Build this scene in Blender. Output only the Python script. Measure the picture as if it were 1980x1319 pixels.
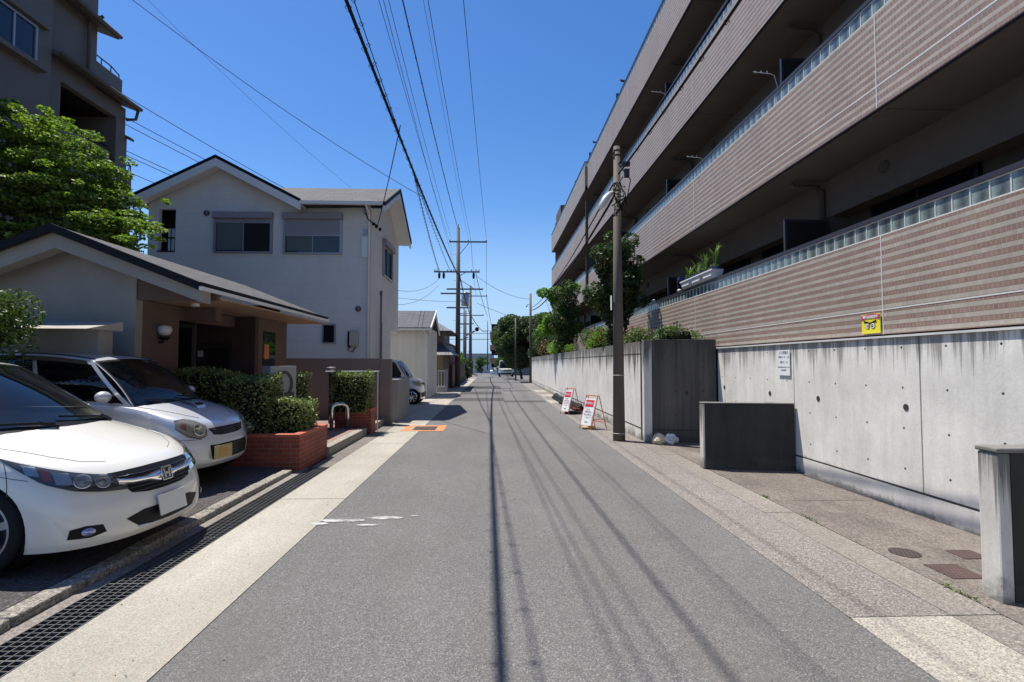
import bpy, math, random
from mathutils import Vector, Matrix
R=math.radians
sc=bpy.context.scene
C=sc.collection
for o in list(bpy.data.objects): bpy.data.objects.remove(o)
# ---------------------------------------------------------------- camera
cd=bpy.data.cameras.new('camera'); cam=bpy.data.objects.new('camera',cd); C.objects.link(cam)
cd.sensor_width=36; cd.lens=36*1020/1980; cd.clip_start=0.05; cd.clip_end=3000
cam.location=(0,0,1.6)
cam.rotation_euler=(R(90+2.386),0,R(-2.076))
sc.camera=cam
# ---------------------------------------------------------------- sky and sun
SUN=Vector((-0.32,0.24,1.0)).normalized()
w=bpy.data.worlds.new('World'); sc.world=w; w.use_nodes=True
nt=w.node_tree; nt.nodes.clear()
sky=nt.nodes.new('ShaderNodeTexSky'); sky.sky_type='NISHITA'; sky.sun_disc=False
sky.sun_elevation=math.asin(SUN.z); sky.sun_rotation=math.atan2(SUN.x,SUN.y)
sky.altitude=0; sky.air_density=1.0; sky.dust_density=0.3; sky.ozone_density=2.2
bg=nt.nodes.new('ShaderNodeBackground'); bg.inputs[1].default_value=0.115
ow=nt.nodes.new('ShaderNodeOutputWorld')
hs=nt.nodes.new('ShaderNodeHueSaturation'); hs.inputs['Saturation'].default_value=1.32; hs.inputs['Hue'].default_value=0.508; hs.inputs['Value'].default_value=1.0
nt.links.new(sky.outputs[0],hs.inputs['Color']); 
tc=nt.nodes.new('ShaderNodeTexCoord'); sx=nt.nodes.new('ShaderNodeSeparateXYZ'); nt.links.new(tc.outputs['Generated'],sx.inputs[0])
hr=nt.nodes.new('ShaderNodeMapRange'); hr.interpolation_type='SMOOTHSTEP'; hr.inputs['From Min'].default_value=-.02; hr.inputs['From Max'].default_value=.30; hr.inputs['To Min'].default_value=1; hr.inputs['To Max'].default_value=0
nt.links.new(sx.outputs[2],hr.inputs['Value'])
hm=nt.nodes.new('ShaderNodeMix'); hm.data_type='RGBA'; hm.inputs[7].default_value=(2.7,4.05,5.9,1)
nt.links.new(hr.outputs[0],hm.inputs[0]); nt.links.new(hs.outputs[0],hm.inputs[6]); nt.links.new(hm.outputs[2],bg.inputs[0]); nt.links.new(bg.outputs[0],ow.inputs[0])
sd=bpy.data.lights.new('sun','SUN'); sd.energy=5.0; sd.angle=R(0.45); sd.color=(1,0.955,0.88)
so=bpy.data.objects.new('sun',sd); C.objects.link(so)
so.rotation_euler=SUN.to_track_quat('Z','Y').to_euler(); so.location=(-20,15,60)
sc.view_settings.view_transform='Standard'; sc.view_settings.look='None'
sc.view_settings.exposure=0.45; sc.view_settings.gamma=1.0
sc.render.engine='CYCLES'
sc.render.resolution_x=1024; sc.render.resolution_y=682
# ---------------------------------------------------------------- materials
def newmat(name):
    m=bpy.data.materials.new(name); m.use_nodes=True
    n=m.node_tree; b=n.nodes['Principled BSDF']
    return m,n,b
def N(n,t,**k):
    x=n.nodes.new(t)
    for a,v in k.items(): setattr(x,a,v)
    return x
def L(n,a,b): n.links.new(a,b)
def pos(n,scale=(1,1,1)):
    g=N(n,'ShaderNodeNewGeometry'); mp=N(n,'ShaderNodeMapping'); mp.inputs['Scale'].default_value=scale
    L(n,g.outputs['Position'],mp.inputs['Vector']); return mp.outputs[0]
def noise(n,vec,scale,detail=4,rough=.6):
    t=N(n,'ShaderNodeTexNoise'); t.inputs['Scale'].default_value=scale; t.inputs['Detail'].default_value=detail
    t.inputs['Roughness'].default_value=rough; L(n,vec,t.inputs['Vector']); return t.outputs[0]
def ramp(n,fac,stops):
    r=N(n,'ShaderNodeValToRGB'); e=r.color_ramp.elements
    while len(e)<len(stops): e.new(.5)
    for i,(p,c) in enumerate(stops):
        e[i].position=p; e[i].color=(c,c,c,1) if isinstance(c,(int,float)) else (*c,1)
    L(n,fac,r.inputs[0]); return r.outputs[0]
def mix(n,fac,a,b,mode='MIX'):
    x=N(n,'ShaderNodeMix',data_type='RGBA',blend_type=mode)
    for i,v in ((0,fac),(6,a),(7,b)):
        s=x.inputs[i]
        if hasattr(v,'is_linked'): L(n,v,s)
        elif isinstance(v,(int,float)): s.default_value=v if i==0 else (v,v,v,1)
        else: s.default_value=(*v,1)
    return x.outputs[2]
def mth(n,op,a,b=0.0,c=0.0):
    x=N(n,'ShaderNodeMath',operation=op)
    for v,s in zip((a,b,c),x.inputs):
        if hasattr(v,'is_linked'): L(n,v,s)
        else: s.default_value=v
    return x.outputs[0]
def bump(n,b,h,strength=.3,dist=.01):
    x=N(n,'ShaderNodeBump'); x.inputs['Strength'].default_value=strength; x.inputs['Distance'].default_value=dist
    L(n,h,x.inputs['Height']); L(n,x.outputs[0],b.inputs['Normal'])
def pm(name,col,rough=.7,metal=0,var=.15,scale=2.5,bs=0,bsc=60,spec=.5,coat=0,streak=None):
    m,n,b=newmat(name)
    b.inputs['Roughness'].default_value=rough; b.inputs['Metallic'].default_value=metal
    b.inputs['Specular IOR Level'].default_value=spec if max(col)>.03 else .15; b.inputs['Coat Weight'].default_value=coat
    b.inputs['Coat Roughness'].default_value=.04
    if var:
        v=pos(n,(1,1,streak) if streak else (1,1,1))
        f=ramp(n,noise(n,v,scale,6,.65),[(.3,1-var),(.7,1+var*.6)])
        L(n,mix(n,1,f,col,'MULTIPLY'),b.inputs['Base Color'])
    else: b.inputs['Base Color'].default_value=(*col,1)
    if bs: bump(n,b,noise(n,pos(n),bsc,3),bs)
    return m
def granular(name,base,lo,hi,s1=110,big=.12,bs=.5,cracks=0,stain=None,bigscale=.5,fa=.28):
    m,n,b=newmat(name); v=pos(n)
    vo=N(n,'ShaderNodeTexVoronoi'); vo.inputs['Scale'].default_value=s1; L(n,v,vo.inputs['Vector'])
    sep=N(n,'ShaderNodeSeparateColor'); L(n,vo.outputs['Color'],sep.inputs[0])
    g=ramp(n,sep.outputs[0],[(0,lo),(.6,1.0),(.85,1.1),(1,hi)])
    fine=ramp(n,noise(n,v,28,5,.8),[(.3,1-fa),(.7,1+fa)])
    col=mix(n,1,g,base,'MULTIPLY'); col=mix(n,1,col,fine,'MULTIPLY')
    bgn=ramp(n,noise(n,v,bigscale,5,.6),[(.3,1-big),(.7,1+big)])
    col=mix(n,1,col,bgn,'MULTIPLY')
    lane=ramp(n,noise(n,pos(n,(1.3,.12,1)),1.2,4,.6),[(.3,1-big*.8),(.7,1+big*.6)])
    col=mix(n,1,col,lane,'MULTIPLY')
    if stain:
        st=ramp(n,noise(n,pos(n,(1,.35,1)),1.6,6,.7),[(.52,0.0),(.72,.75)])
        col=mix(n,st,col,stain)
    if cracks:
        vc=N(n,'ShaderNodeTexVoronoi',feature='DISTANCE_TO_EDGE'); vc.inputs['Scale'].default_value=.35
        dn=N(n,'ShaderNodeTexNoise'); dn.inputs['Scale'].default_value=2; L(n,v,dn.inputs['Vector'])
        vv=mix(n,.25,v,dn.outputs['Color'],'ADD'); L(n,vv,vc.inputs['Vector'])
        cr=ramp(n,vc.outputs['Distance'],[(0,.65),(.006,1)])
        col=mix(n,cracks,col,mix(n,1,col,cr,'MULTIPLY'))
    L(n,col,b.inputs['Base Color']); b.inputs['Roughness'].default_value=.9; b.inputs['Specular IOR Level'].default_value=.25
    h=mth(n,'ADD',vo.outputs['Distance'],noise(n,v,40,3)); bump(n,b,h,bs,.006)
    return m
def concrete(name,base,top=None,basez=None,grid=None,dirt=.5,dark=(.05,.047,.042),streaks=(3,3,.35),bias=0.0,sv=.88):
    m,n,b=newmat(name); v=pos(n)
    f=ramp(n,noise(n,v,1.7,7,.7),[(.25,.8),(.75,1.12)])
    f2=ramp(n,noise(n,v,30,4,.7),[(.2,.9),(.8,1.07)])
    st=noise(n,pos(n,streaks),1.6,6,.65)
    f3=ramp(n,st,[(.35,sv),(.62,1.03+(.88-sv)*.6)])
    col=mix(n,1,f,base,'MULTIPLY'); col=mix(n,1,col,f2,'MULTIPLY'); col=mix(n,1,col,f3,'MULTIPLY')
    sp=N(n,'ShaderNodeSeparateXYZ'); g=N(n,'ShaderNodeNewGeometry'); L(n,g.outputs['Position'],sp.inputs[0])
    if top:      # rain streaks running down from the coping
        z0,reach=top
        dz=mth(n,'DIVIDE',mth(n,'SUBTRACT',z0,sp.outputs[2]),reach)
        a=mth(n,'SUBTRACT',noise(n,pos(n,(4.2,4.2,.10)),1.5,6,.75),mth(n,'MULTIPLY',dz,.22))
        k=ramp(n,mth(n,'ADD',a,bias),[(.40,0.0),(.50,dirt)])
        col=mix(n,k,col,dark)
    if basez:    # splash dirt by the foot
        dz=mth(n,'MULTIPLY',sp.outputs[2],1/basez)
        a=mth(n,'SUBTRACT',mth(n,'ADD',noise(n,v,3.5,6,.75),.18),mth(n,'MULTIPLY',dz,.4))
        k=ramp(n,a,[(.42,0.0),(.62,.7)])
        col=mix(n,k,col,(.07,.065,.055))
    if grid:     # form tie holes: (axis, origin, pitch, zorigin, zpitch)
        ax,o0,p0,z0,zp=grid
        a=mth(n,'DIVIDE',mth(n,'SUBTRACT',sp.outputs[ax],o0),p0); a=mth(n,'SUBTRACT',mth(n,'FRACT',mth(n,'ADD',a,.5)),.5); a=mth(n,'MULTIPLY',a,p0)
        c=mth(n,'DIVIDE',mth(n,'SUBTRACT',sp.outputs[2],z0),zp); c=mth(n,'SUBTRACT',mth(n,'FRACT',mth(n,'ADD',c,.5)),.5); c=mth(n,'MULTIPLY',c,zp)
        d=mth(n,'SQRT',mth(n,'ADD',mth(n,'MULTIPLY',a,a),mth(n,'MULTIPLY',c,c)))
        k=ramp(n,d,[(.0,1.0),(.011,1.0),(.014,0.0)])
        col=mix(n,k,col,(.03,.03,.03))
    pits=ramp(n,noise(n,v,55,2),[(.2,.55),(.27,1.0)]); col=mix(n,1,col,pits,'MULTIPLY')
    L(n,col,b.inputs['Base Color']); b.inputs['Roughness'].default_value=.85; b.inputs['Specular IOR Level'].default_value=.3
    bump(n,b,noise(n,v,35,6,.7),.25,.008)
    return m
def tiles(name):
    m,n,b=newmat(name)
    g=N(n,'ShaderNodeNewGeometry'); sp=N(n,'ShaderNodeSeparateXYZ'); L(n,g.outputs['Position'],sp.inputs[0])
    P=.0485
    zr=mth(n,'DIVIDE',sp.outputs[2],P); row=mth(n,'FLOOR',zr); fz=mth(n,'FRACT',zr)
    ax=mth(n,'ADD',sp.outputs[0],sp.outputs[1]); yr=mth(n,'DIVIDE',ax,P); colm=mth(n,'FLOOR',yr); fy=mth(n,'FRACT',yr)
    odd=mth(n,'GREATER_THAN',mth(n,'MODULO',row,2.0),.5)
    cb=N(n,'ShaderNodeCombineXYZ'); L(n,row,cb.inputs[0]); L(n,mth(n,'FLOOR',mth(n,'DIVIDE',yr,3.0)),cb.inputs[1])
    wn=N(n,'ShaderNodeTexWhiteNoise'); L(n,cb.outputs[0],wn.inputs[0])
    c2=N(n,'ShaderNodeCombineXYZ'); L(n,row,c2.inputs[0]); L(n,colm,c2.inputs[1])
    wn2=N(n,'ShaderNodeTexWhiteNoise'); L(n,c2.outputs[0],wn2.inputs[0])
    br=mix(n,wn.outputs[0],(.235,.150,.115),(.272,.182,.142))
    gr=mix(n,wn.outputs[0],(.37,.325,.272),(.41,.36,.30))
    c=mix(n,odd,gr,br); c=mix(n,1,c,ramp(n,wn2.outputs[0],[(0,.92),(1,1.06)]),'MULTIPLY')
    jy=mth(n,'LESS_THAN',fy,.11); jz=mth(n,'LESS_THAN',fz,.09)
    jcol=mix(n,odd,(.325,.29,.25),(.33,.27,.235))
    c=mix(n,jy,c,jcol); c=mix(n,jz,c,(.12,.1,.085))
    c=mix(n,1,c,ramp(n,noise(n,pos(n,(1,1,.3)),1.3,5,.6),[(.3,.88),(.7,1.07)]),'MULTIPLY')
    L(n,c,b.inputs['Base Color']); b.inputs['Roughness'].default_value=.55
    h=mth(n,'SUBTRACT',1.0,mth(n,'MAXIMUM',jy,jz)); bump(n,b,h,.5,.004)
    return m
def bricks(name,c1,c2,mortar,bw=.21,bh=.065,mo=.01,swap=False,rough=.8):
    m,n,b=newmat(name)
    g=N(n,'ShaderNodeNewGeometry'); sp=N(n,'ShaderNodeSeparateXYZ'); L(n,g.outputs['Position'],sp.inputs[0])
    cb=N(n,'ShaderNodeCombineXYZ'); L(n,mth(n,'ADD',sp.outputs[0],sp.outputs[1]) if not swap else sp.outputs[0],cb.inputs[0]); L(n,sp.outputs[2] if not swap else sp.outputs[1],cb.inputs[1])
    t=N(n,'ShaderNodeTexBrick'); t.inputs['Color1'].default_value=(*c1,1); t.inputs['Color2'].default_value=(*c2,1); t.inputs['Mortar'].default_value=(*mortar,1)
    t.inputs['Scale'].default_value=1; t.inputs['Mortar Size'].default_value=mo; t.inputs['Brick Width'].default_value=bw; t.inputs['Row Height'].default_value=bh
    L(n,cb.outputs[0],t.inputs['Vector'])
    c=mix(n,1,t.outputs[0],ramp(n,noise(n,pos(n),3,6,.7),[(.3,.65),(.7,1.15)]),'MULTIPLY')
    L(n,c,b.inputs['Base Color']); b.inputs['Roughness'].default_value=rough
    bump(n,b,mth(n,'SUBTRACT',1.0,t.outputs['Fac']),.5,.006); return m
def siding(name,col,pitch,vert=False):
    m,n,b=newmat(name)
    g=N(n,'ShaderNodeNewGeometry'); sp=N(n,'ShaderNodeSeparateXYZ'); L(n,g.outputs['Position'],sp.inputs[0])
    s=mth(n,'ADD',sp.outputs[0],sp.outputs[1]) if vert else sp.outputs[2]
    f=mth(n,'FRACT',mth(n,'DIVIDE',s,pitch)); j=mth(n,'LESS_THAN',f,.022 if not vert else .06)
    c=mix(n,1,ramp(n,noise(n,pos(n,(1,1,.4)),1.4,6,.65),[(.3,.9),(.7,1.05)]),col,'MULTIPLY')
    c=mix(n,mth(n,'MULTIPLY',j,.22),c,(.12,.12,.12))
    L(n,c,b.inputs['Base Color']); b.inputs['Roughness'].default_value=.7
    bump(n,b,mth(n,'ADD',mth(n,'SUBTRACT',1.0,j),mth(n,'MULTIPLY',noise(n,pos(n),90,3),.25)),.35,.004); return m
def slate(name,col,ax=0,pitch=.2,rough=.6):
    m,n,b=newmat(name)
    g=N(n,'ShaderNodeNewGeometry'); sp=N(n,'ShaderNodeSeparateXYZ'); L(n,g.outputs['Position'],sp.inputs[0])
    cb=N(n,'ShaderNodeCombineXYZ'); L(n,sp.outputs[1-ax],cb.inputs[0]); L(n,sp.outputs[ax],cb.inputs[1])
    t=N(n,'ShaderNodeTexBrick'); t.inputs['Color1'].default_value=(*[x*.85 for x in col],1); t.inputs['Color2'].default_value=(*[x*1.12 for x in col],1)
    t.inputs['Mortar'].default_value=(*[x*.35 for x in col],1); t.inputs['Scale'].default_value=1; t.inputs['Mortar Size'].default_value=.012
    t.inputs['Brick Width'].default_value=.6; t.inputs['Row Height'].default_value=pitch; L(n,cb.outputs[0],t.inputs['Vector'])
    c=mix(n,1,t.outputs[0],ramp(n,noise(n,pos(n),2,5,.6),[(.3,.85),(.7,1.1)]),'MULTIPLY')
    b.inputs['Specular IOR Level'].default_value=.25
    L(n,c,b.inputs['Base Color']); b.inputs['Roughness'].default_value=rough; bump(n,b,mth(n,'SUBTRACT',1.0,t.outputs['Fac']),.6,.01); return m
def leafmat(name,dark,light,trans=.3,rough=.5,alt=None):
    m,n,b=newmat(name)
    g=N(n,'ShaderNodeNewGeometry')
    c=mix(n,g.outputs['Random Per Island'],dark,light)
    c=mix(n,1,c,ramp(n,noise(n,pos(n),1.1,3),[(.3,.75),(.7,1.2)]),'MULTIPLY')
    if alt:
        k=ramp(n,noise(n,pos(n),1.6,3),[(.52,0.0),(.62,.75)]); c=mix(n,k,c,alt)
    L(n,c,b.inputs['Base Color']); b.inputs['Roughness'].default_value=rough; b.inputs['Specular IOR Level'].default_value=.35
    tr=N(n,'ShaderNodeBsdfTranslucent'); L(n,mix(n,1,c,(1.3,1.5,.5),'MULTIPLY'),tr.inputs[0])
    ms=N(n,'ShaderNodeMixShader'); ms.inputs[0].default_value=trans
    L(n,b.outputs[0],ms.inputs[1]); L(n,tr.outputs[0],ms.inputs[2]); L(n,ms.outputs[0],n.nodes['Material Output'].inputs[0]); return m
def glassy(name,col,rough=.03,spec=.8,transp=0.0,tint=(.6,.7,.7)):
    m,n,b=newmat(name); b.inputs['Base Color'].default_value=(*col,1); b.inputs['Roughness'].default_value=rough
    b.inputs['Specular IOR Level'].default_value=spec; b.inputs['IOR'].default_value=1.5
    if transp:
        t=N(n,'ShaderNodeBsdfTransparent'); t.inputs[0].default_value=(*tint,1)
        gl=N(n,'ShaderNodeBsdfGlossy'); gl.inputs['Roughness'].default_value=rough
        fr=N(n,'ShaderNodeFresnel'); fr.inputs[0].default_value=1.55
        m1=N(n,'ShaderNodeMixShader'); m1.inputs[0].default_value=transp; L(n,b.outputs[0],m1.inputs[1]); L(n,t.outputs[0],m1.inputs[2])
        m2=N(n,'ShaderNodeMixShader'); L(n,fr.outputs[0],m2.inputs[0]); L(n,m1.outputs[0],m2.inputs[1]); L(n,gl.outputs[0],m2.inputs[2])
        L(n,m2.outputs[0],n.nodes['Material Output'].inputs[0])
    return m
def carpaint(name,col,metal=0,rough=.25,flake=False):
    m,n,b=newmat(name)
    b.inputs['Base Color'].default_value=(*col,1); b.inputs['Metallic'].default_value=metal; b.inputs['Roughness'].default_value=rough
    b.inputs['Coat Weight'].default_value=1; b.inputs['Coat Roughness'].default_value=.03
    d=mix(n,1,ramp(n,noise(n,pos(n),3,5),[(.3,.96),(.7,1.02)]),col,'MULTIPLY'); L(n,d,b.inputs['Base Color'])
    return m
M={}
M['asphalt']=granular('asphalt',(.148,.143,.138),.55,1.9,s1=170,big=.1,bs=.35,cracks=.2,stain=(.125,.112,.10),fa=.14)
M['asphalt_patch']=granular('asphalt_patch',(.078,.076,.075),.6,1.5,s1=170,big=.06,fa=.12)
M['asphalt_park']=granular('asphalt_parking',(.075,.068,.066),.5,2.0,s1=90,big=.15,cracks=.6)
M['strip']=granular('pale_concrete_strip',(.375,.35,.295),.72,1.22,s1=160,big=.15,bs=.25,stain=(.35,.29,.225),fa=.1)
M['slab_white']=granular('white_slab',(.38,.35,.30),.5,1.3,s1=130,big=.1,bs=.4,fa=.12)
M['aggregate']=granular('exposed_aggregate',(.225,.205,.185),.45,1.8,s1=120,big=.12,bs=.6,stain=(.24,.215,.19),fa=.16)
M['aggregate2']=granular('gutter_concrete',(.235,.212,.185),.6,1.45,s1=120,big=.16,bs=.5,stain=(.19,.165,.14))
M['sidewalk']=granular('old_sidewalk',(.16,.138,.12),.6,1.5,s1=80,big=.2,bs=.5,stain=(.25,.22,.19),bigscale=1.2)
M['kerb']=granular('kerb_concrete',(.27,.25,.215),.45,1.5,s1=60,big=.2,bs=.9)
M['slabs']=granular('drain_cover_slab',(.20,.18,.155),.6,1.4,s1=90,big=.15)
M['ground']=granular('ground_soil',(.16,.15,.13),.6,1.4,s1=20,big=.2)
M['soil']=granular('soil',(.045,.033,.024),.4,1.8,s1=50,big=.3,bs=1)
M['tile']=tiles('banded_tile')
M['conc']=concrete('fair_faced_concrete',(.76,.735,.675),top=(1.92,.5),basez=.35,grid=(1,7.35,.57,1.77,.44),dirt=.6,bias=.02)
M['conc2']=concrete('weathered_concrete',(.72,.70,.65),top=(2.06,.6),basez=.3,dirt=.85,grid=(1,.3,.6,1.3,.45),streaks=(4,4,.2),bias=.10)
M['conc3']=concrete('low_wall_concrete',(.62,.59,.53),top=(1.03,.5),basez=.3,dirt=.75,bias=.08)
M['conc3d']=concrete('shaded_weathered_concrete',(.045,.042,.038),top=(1.03,.4),basez=.3,dirt=.5,sv=.78,streaks=(3,3,.3))  # shaded copy of the low wall concrete; shade in the colour, plus weathering
M['conc5']=concrete('dark_coping_concrete',(.22,.21,.19),dirt=.5)
M['concp']=concrete('plinth_concrete',(.70,.68,.63),basez=.11)
M['conc4']=concrete('end_wall_concrete',(.12,.108,.097),top=(2.1,.8),basez=.3,dirt=.7,sv=.68,streaks=(5,5,.2),grid=(0,3.69,.52,.55,.48))  # end face darkened for shade in its colour, besides streak dirt
M['joint']=pm('joint_sealant',(.035,.035,.035),.8,var=0)
M['joint_white']=pm('white_joint_sealant',(.62,.62,.6),.6,var=.05)
M['cap_white']=pm('pale_coping',(.62,.62,.6),.6)
M['soffit']=pm('brown_painted_soffit',(.125,.107,.093),.85,bs=.15)
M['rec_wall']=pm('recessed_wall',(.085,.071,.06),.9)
M['glassblock']=None
M['metal_dark']=pm('dark_bronze_metal',(.07,.065,.075),.4,metal=.6,var=.05)
M['metal_grey']=pm('grey_steel',(.16,.16,.165),.4,metal=.8,var=.1)
M['steel']=pm('stainless_steel',(.6,.6,.6),.22,metal=1,var=.05)
M['grate']=pm('grating_steel',(.10,.10,.10),.6,metal=.2,var=.2,scale=20)
M['galv']=pm('galvanised_steel',(.42,.43,.42),.45,metal=.7,var=.2,scale=20)
M['alu']=pm('aluminium_frame',(.35,.33,.36),.4,metal=.5,var=.05)
M['mauve']=pm('shutter_grey',(.29,.265,.29),.55,var=.06)
M['winglass']=glassy('window_glass',(.012,.016,.02),.03,.6)
M['deepglass']=glassy('shaded_window_glass',(.006,.006,.007),.4,.02)
M['curtain']=siding('pale_curtain_glass',(.11,.135,.13),.07,True)
M['black']=pm('black_plastic',(.012,.012,.013),.45,var=0)
M['rubber']=pm('tyre_rubber',(.018,.018,.019),.75,var=.2,scale=20)
M['pole']=pm('concrete_pole',(.115,.098,.08),.8,var=.2,scale=4,streak=.15,bs=.1)
M['poled']=pm('steel_pole_brown',(.09,.075,.06),.6,var=.15)
M['cable']=pm('black_cable',(.012,.012,.014),.6,var=0)
M['cableg']=pm('grey_cable',(.10,.10,.11),.5,var=0)
M['ins']=pm('insulator_porcelain',(.5,.5,.52),.3,var=0)
M['brick']=bricks('red_brick_tile',(.30,.062,.032),(.22,.042,.024),(.26,.13,.09),bw=.20,bh=.066,mo=.007)
M['brickcap']=pm('red_brick_coping',(.42,.10,.05),.7,var=.2,scale=14)
M['pavers']=bricks('platform_paver',(.28,.2,.17),(.34,.15,.12),(.2,.18,.16),bw=.2,bh=.1,mo=.004,swap=True)
M['plat']=granular('platform_concrete',(.33,.30,.26),.6,1.4,s1=80)
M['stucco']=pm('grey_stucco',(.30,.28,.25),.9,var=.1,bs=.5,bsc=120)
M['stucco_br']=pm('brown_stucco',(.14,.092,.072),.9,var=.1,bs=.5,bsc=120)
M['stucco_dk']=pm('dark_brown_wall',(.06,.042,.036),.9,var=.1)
M['house']=siding('white_siding',(.70,.675,.63),.455)
M['house2']=siding('cream_vertical_siding',(.66,.64,.58),.3,True)
M['beige']=pm('beige_wall',(.19,.155,.14),.85,var=.08,bs=.2)
M['trim']=pm('white_trim',(.74,.73,.70),.5,var=.04)
M['wood']=pm('soffit_boards',(.38,.25,.17),.7,var=.25,scale=5)
M['slate']=slate('grey_slate',(.11,.107,.106),0,.14,.8)
M['slateY']=slate('grey_slate_y',(.105,.102,.105),1,.2,.8)
M['slateB']=slate('blue_black_slate',(.075,.073,.088),1,.2,.6)
M['ridge']=pm('dark_ridge_metal',(.012,.012,.014),.6,metal=0,var=0)
M['apt']=siding('brown_apartment_wall',(.15,.125,.105),2.8)
M['apt2']=pm('brown_apartment_trim',(.10,.083,.07),.85,bs=.2)
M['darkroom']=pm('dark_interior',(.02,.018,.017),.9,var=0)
M['tree_maple']=leafmat('maple_leaf',(.055,.10,.02),(.25,.35,.07),.36)
M['tree_dark']=leafmat('dark_leaf',(.02,.045,.014),(.07,.13,.035),.2,alt=(.085,.05,.025))
M['tree_mid']=leafmat('mid_leaf',(.03,.07,.015),(.10,.18,.04),.3)
M['tree_far']=leafmat('far_tree_leaf',(.035,.06,.022),(.11,.16,.055),.25)
M['tree_bright']=leafmat('bright_leaf',(.10,.2,.03),(.2,.33,.06),.35)
M['hedge']=leafmat('hedge_leaf',(.06,.09,.022),(.30,.36,.12),.2)
M['bush']=leafmat('bush_leaf',(.035,.06,.014),(.12,.18,.04),.25)
M['azalea']=leafmat('azalea_leaf',(.06,.11,.025),(.16,.23,.06),.2)
M['pink']=leafmat('pink_petal',(.65,.12,.2),(.8,.3,.35),.2)
M['red_pet']=leafmat('red_petal',(.5,.03,.05),(.75,.12,.12),.2)
M['whitef']=leafmat('white_petal',(.6,.6,.55),(.8,.8,.75),.2)
M['core']=pm('inner_twigs',(.018,.02,.01),.95,var=.4,scale=12)
M['bark']=pm('bark',(.10,.075,.055),.9,var=.35,scale=9,bs=.6,bsc=40)
M['white_paint']=carpaint('pearl_white_paint',(.76,.74,.67),0,.3)
M['silver_paint']=carpaint('silver_paint',(.62,.635,.67),.3,.34)
M['carglass']=glassy('car_glass',(.008,.012,.016),.02,.7,.85,(.62,.72,.74))
M['tint']=glassy('tinted_car_glass',(.004,.004,.005),.03,.6)
M['chrome']=pm('chrome',(.9,.91,.92),.16,metal=1,var=0)
M['lens']=glassy('headlamp_lens',(.2,.22,.24),.03,.6,.93,(.95,.97,.98))
M['lens_old']=glassy('yellowed_headlamp_lens',(.35,.33,.25),.1,.6,.78,(.93,.91,.82))
M['lampin']=pm('lamp_reflector',(.55,.55,.55),.35,metal=.6,var=0)
M['lampdark']=pm('lamp_housing',(.06,.07,.085),.3,metal=.5,var=0)
M['amber']=pm('amber_indicator',(.5,.1,.06),.3,var=0)
M['foglamp']=pm('blue_tinted_fog_lamp',(.35,.36,.62),.15,metal=.7,var=0)
M['plate_y']=pm('yellow_plate',(.42,.33,.14),.5,var=0)
M['plate_o']=pm('orange_patch',(.5,.27,.06),.5,var=0)
M['plate_w']=pm('white_plate',(.68,.68,.64),.5,var=0)
M['seat']=pm('seat_fabric',(.16,.16,.165),.9,var=0)
M['dash']=pm('dashboard_plastic',(.07,.075,.08),.7,var=0)
M['red_frame']=pm('red_painted_tube',(.50,.075,.05),.45,var=.15)
M['sign_white']=pm('sign_white',(.78,.78,.78),.5,var=0)
M['sign_red']=pm('sign_red',(.6,.02,.06),.5,var=0)
M['sign_yellow']=pm('sign_yellow',(.80,.68,.04),.5,var=0)
M['sign_mag']=pm('sign_magenta',(.45,.05,.13),.5,var=0)
M['sign_text']=pm('sign_text_grey',(.15,.15,.17),.6,var=0)
M['orange']=pm('orange_road_paint',(.55,.21,.075),.8,var=.25,scale=9)
M['sandbag']=pm('sandbag_yellow',(.48,.33,.13),.8,var=.2,scale=14)
M['bag']=pm('white_plastic_bag',(.72,.72,.75),.35,var=.1,scale=12)
M['bag2']=pm('printed_plastic_bag',(.62,.55,.40),.4,var=.3,scale=20)
M['net']=pm('black_net',(.02,.025,.023),.8,var=.5,scale=25,bs=1,bsc=60)
M['iron']=bricks('cast_iron_cover',(.085,.06,.05),(.10,.07,.06),(.03,.022,.02),bw=.035,bh=.035,mo=.007,swap=True)
M['iron_red']=bricks('rusty_iron_cover',(.115,.07,.058),(.10,.06,.05),(.06,.035,.03),bw=.03,bh=.03,mo=.006,swap=True)
M['stone']=pm('polished_stone',(.30,.30,.28),.25,var=.12,scale=20)
M['stone_dk']=pm('dark_carving',(.035,.037,.04),.4,var=0)
M['blue_pot']=pm('navy_pot',(.02,.045,.13),.45,var=0)
M['white_pot']=pm('white_planter_plastic',(.62,.62,.64),.5,var=.05)
M['blade']=leafmat('blade_leaf',(.05,.12,.03),(.22,.32,.10),.3)
M['chalk']=None
M['far_bldg']=pm('far_building',(.35,.33,.33),.8,var=.15,scale=.5)
M['redbalc']=pm('terracotta_balcony',(.35,.17,.12),.8,var=.15)
M['globe']=pm('opal_lamp_globe',(.62,.60,.56),.3,var=0)
M['note_orange']=pm('orange_notice',(.6,.22,.05),.6,var=0)
def glassblock():
    m,n,b=newmat('glass_block'); v=pos(n)
    g=N(n,'ShaderNodeNewGeometry'); sp=N(n,'ShaderNodeSeparateXYZ'); L(n,g.outputs['Position'],sp.inputs[0])
    f=mth(n,'FRACT',mth(n,'DIVIDE',sp.outputs[1],.2)); d=mth(n,'ABSOLUTE',mth(n,'SUBTRACT',f,.5))
    c=ramp(n,mth(n,'ADD',d,mth(n,'MULTIPLY',noise(n,v,9,3),.25)),[(.08,(.055,.07,.075)),(.40,(.14,.175,.17)),(.58,(.25,.31,.30))])
    L(n,c,b.inputs['Base Color']); b.inputs['Roughness'].default_value=.12; b.inputs['Specular IOR Level'].default_value=.7
    bump(n,b,noise(n,v,14,2),.3,.01); return m
M['glassblock']=glassblock()
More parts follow.
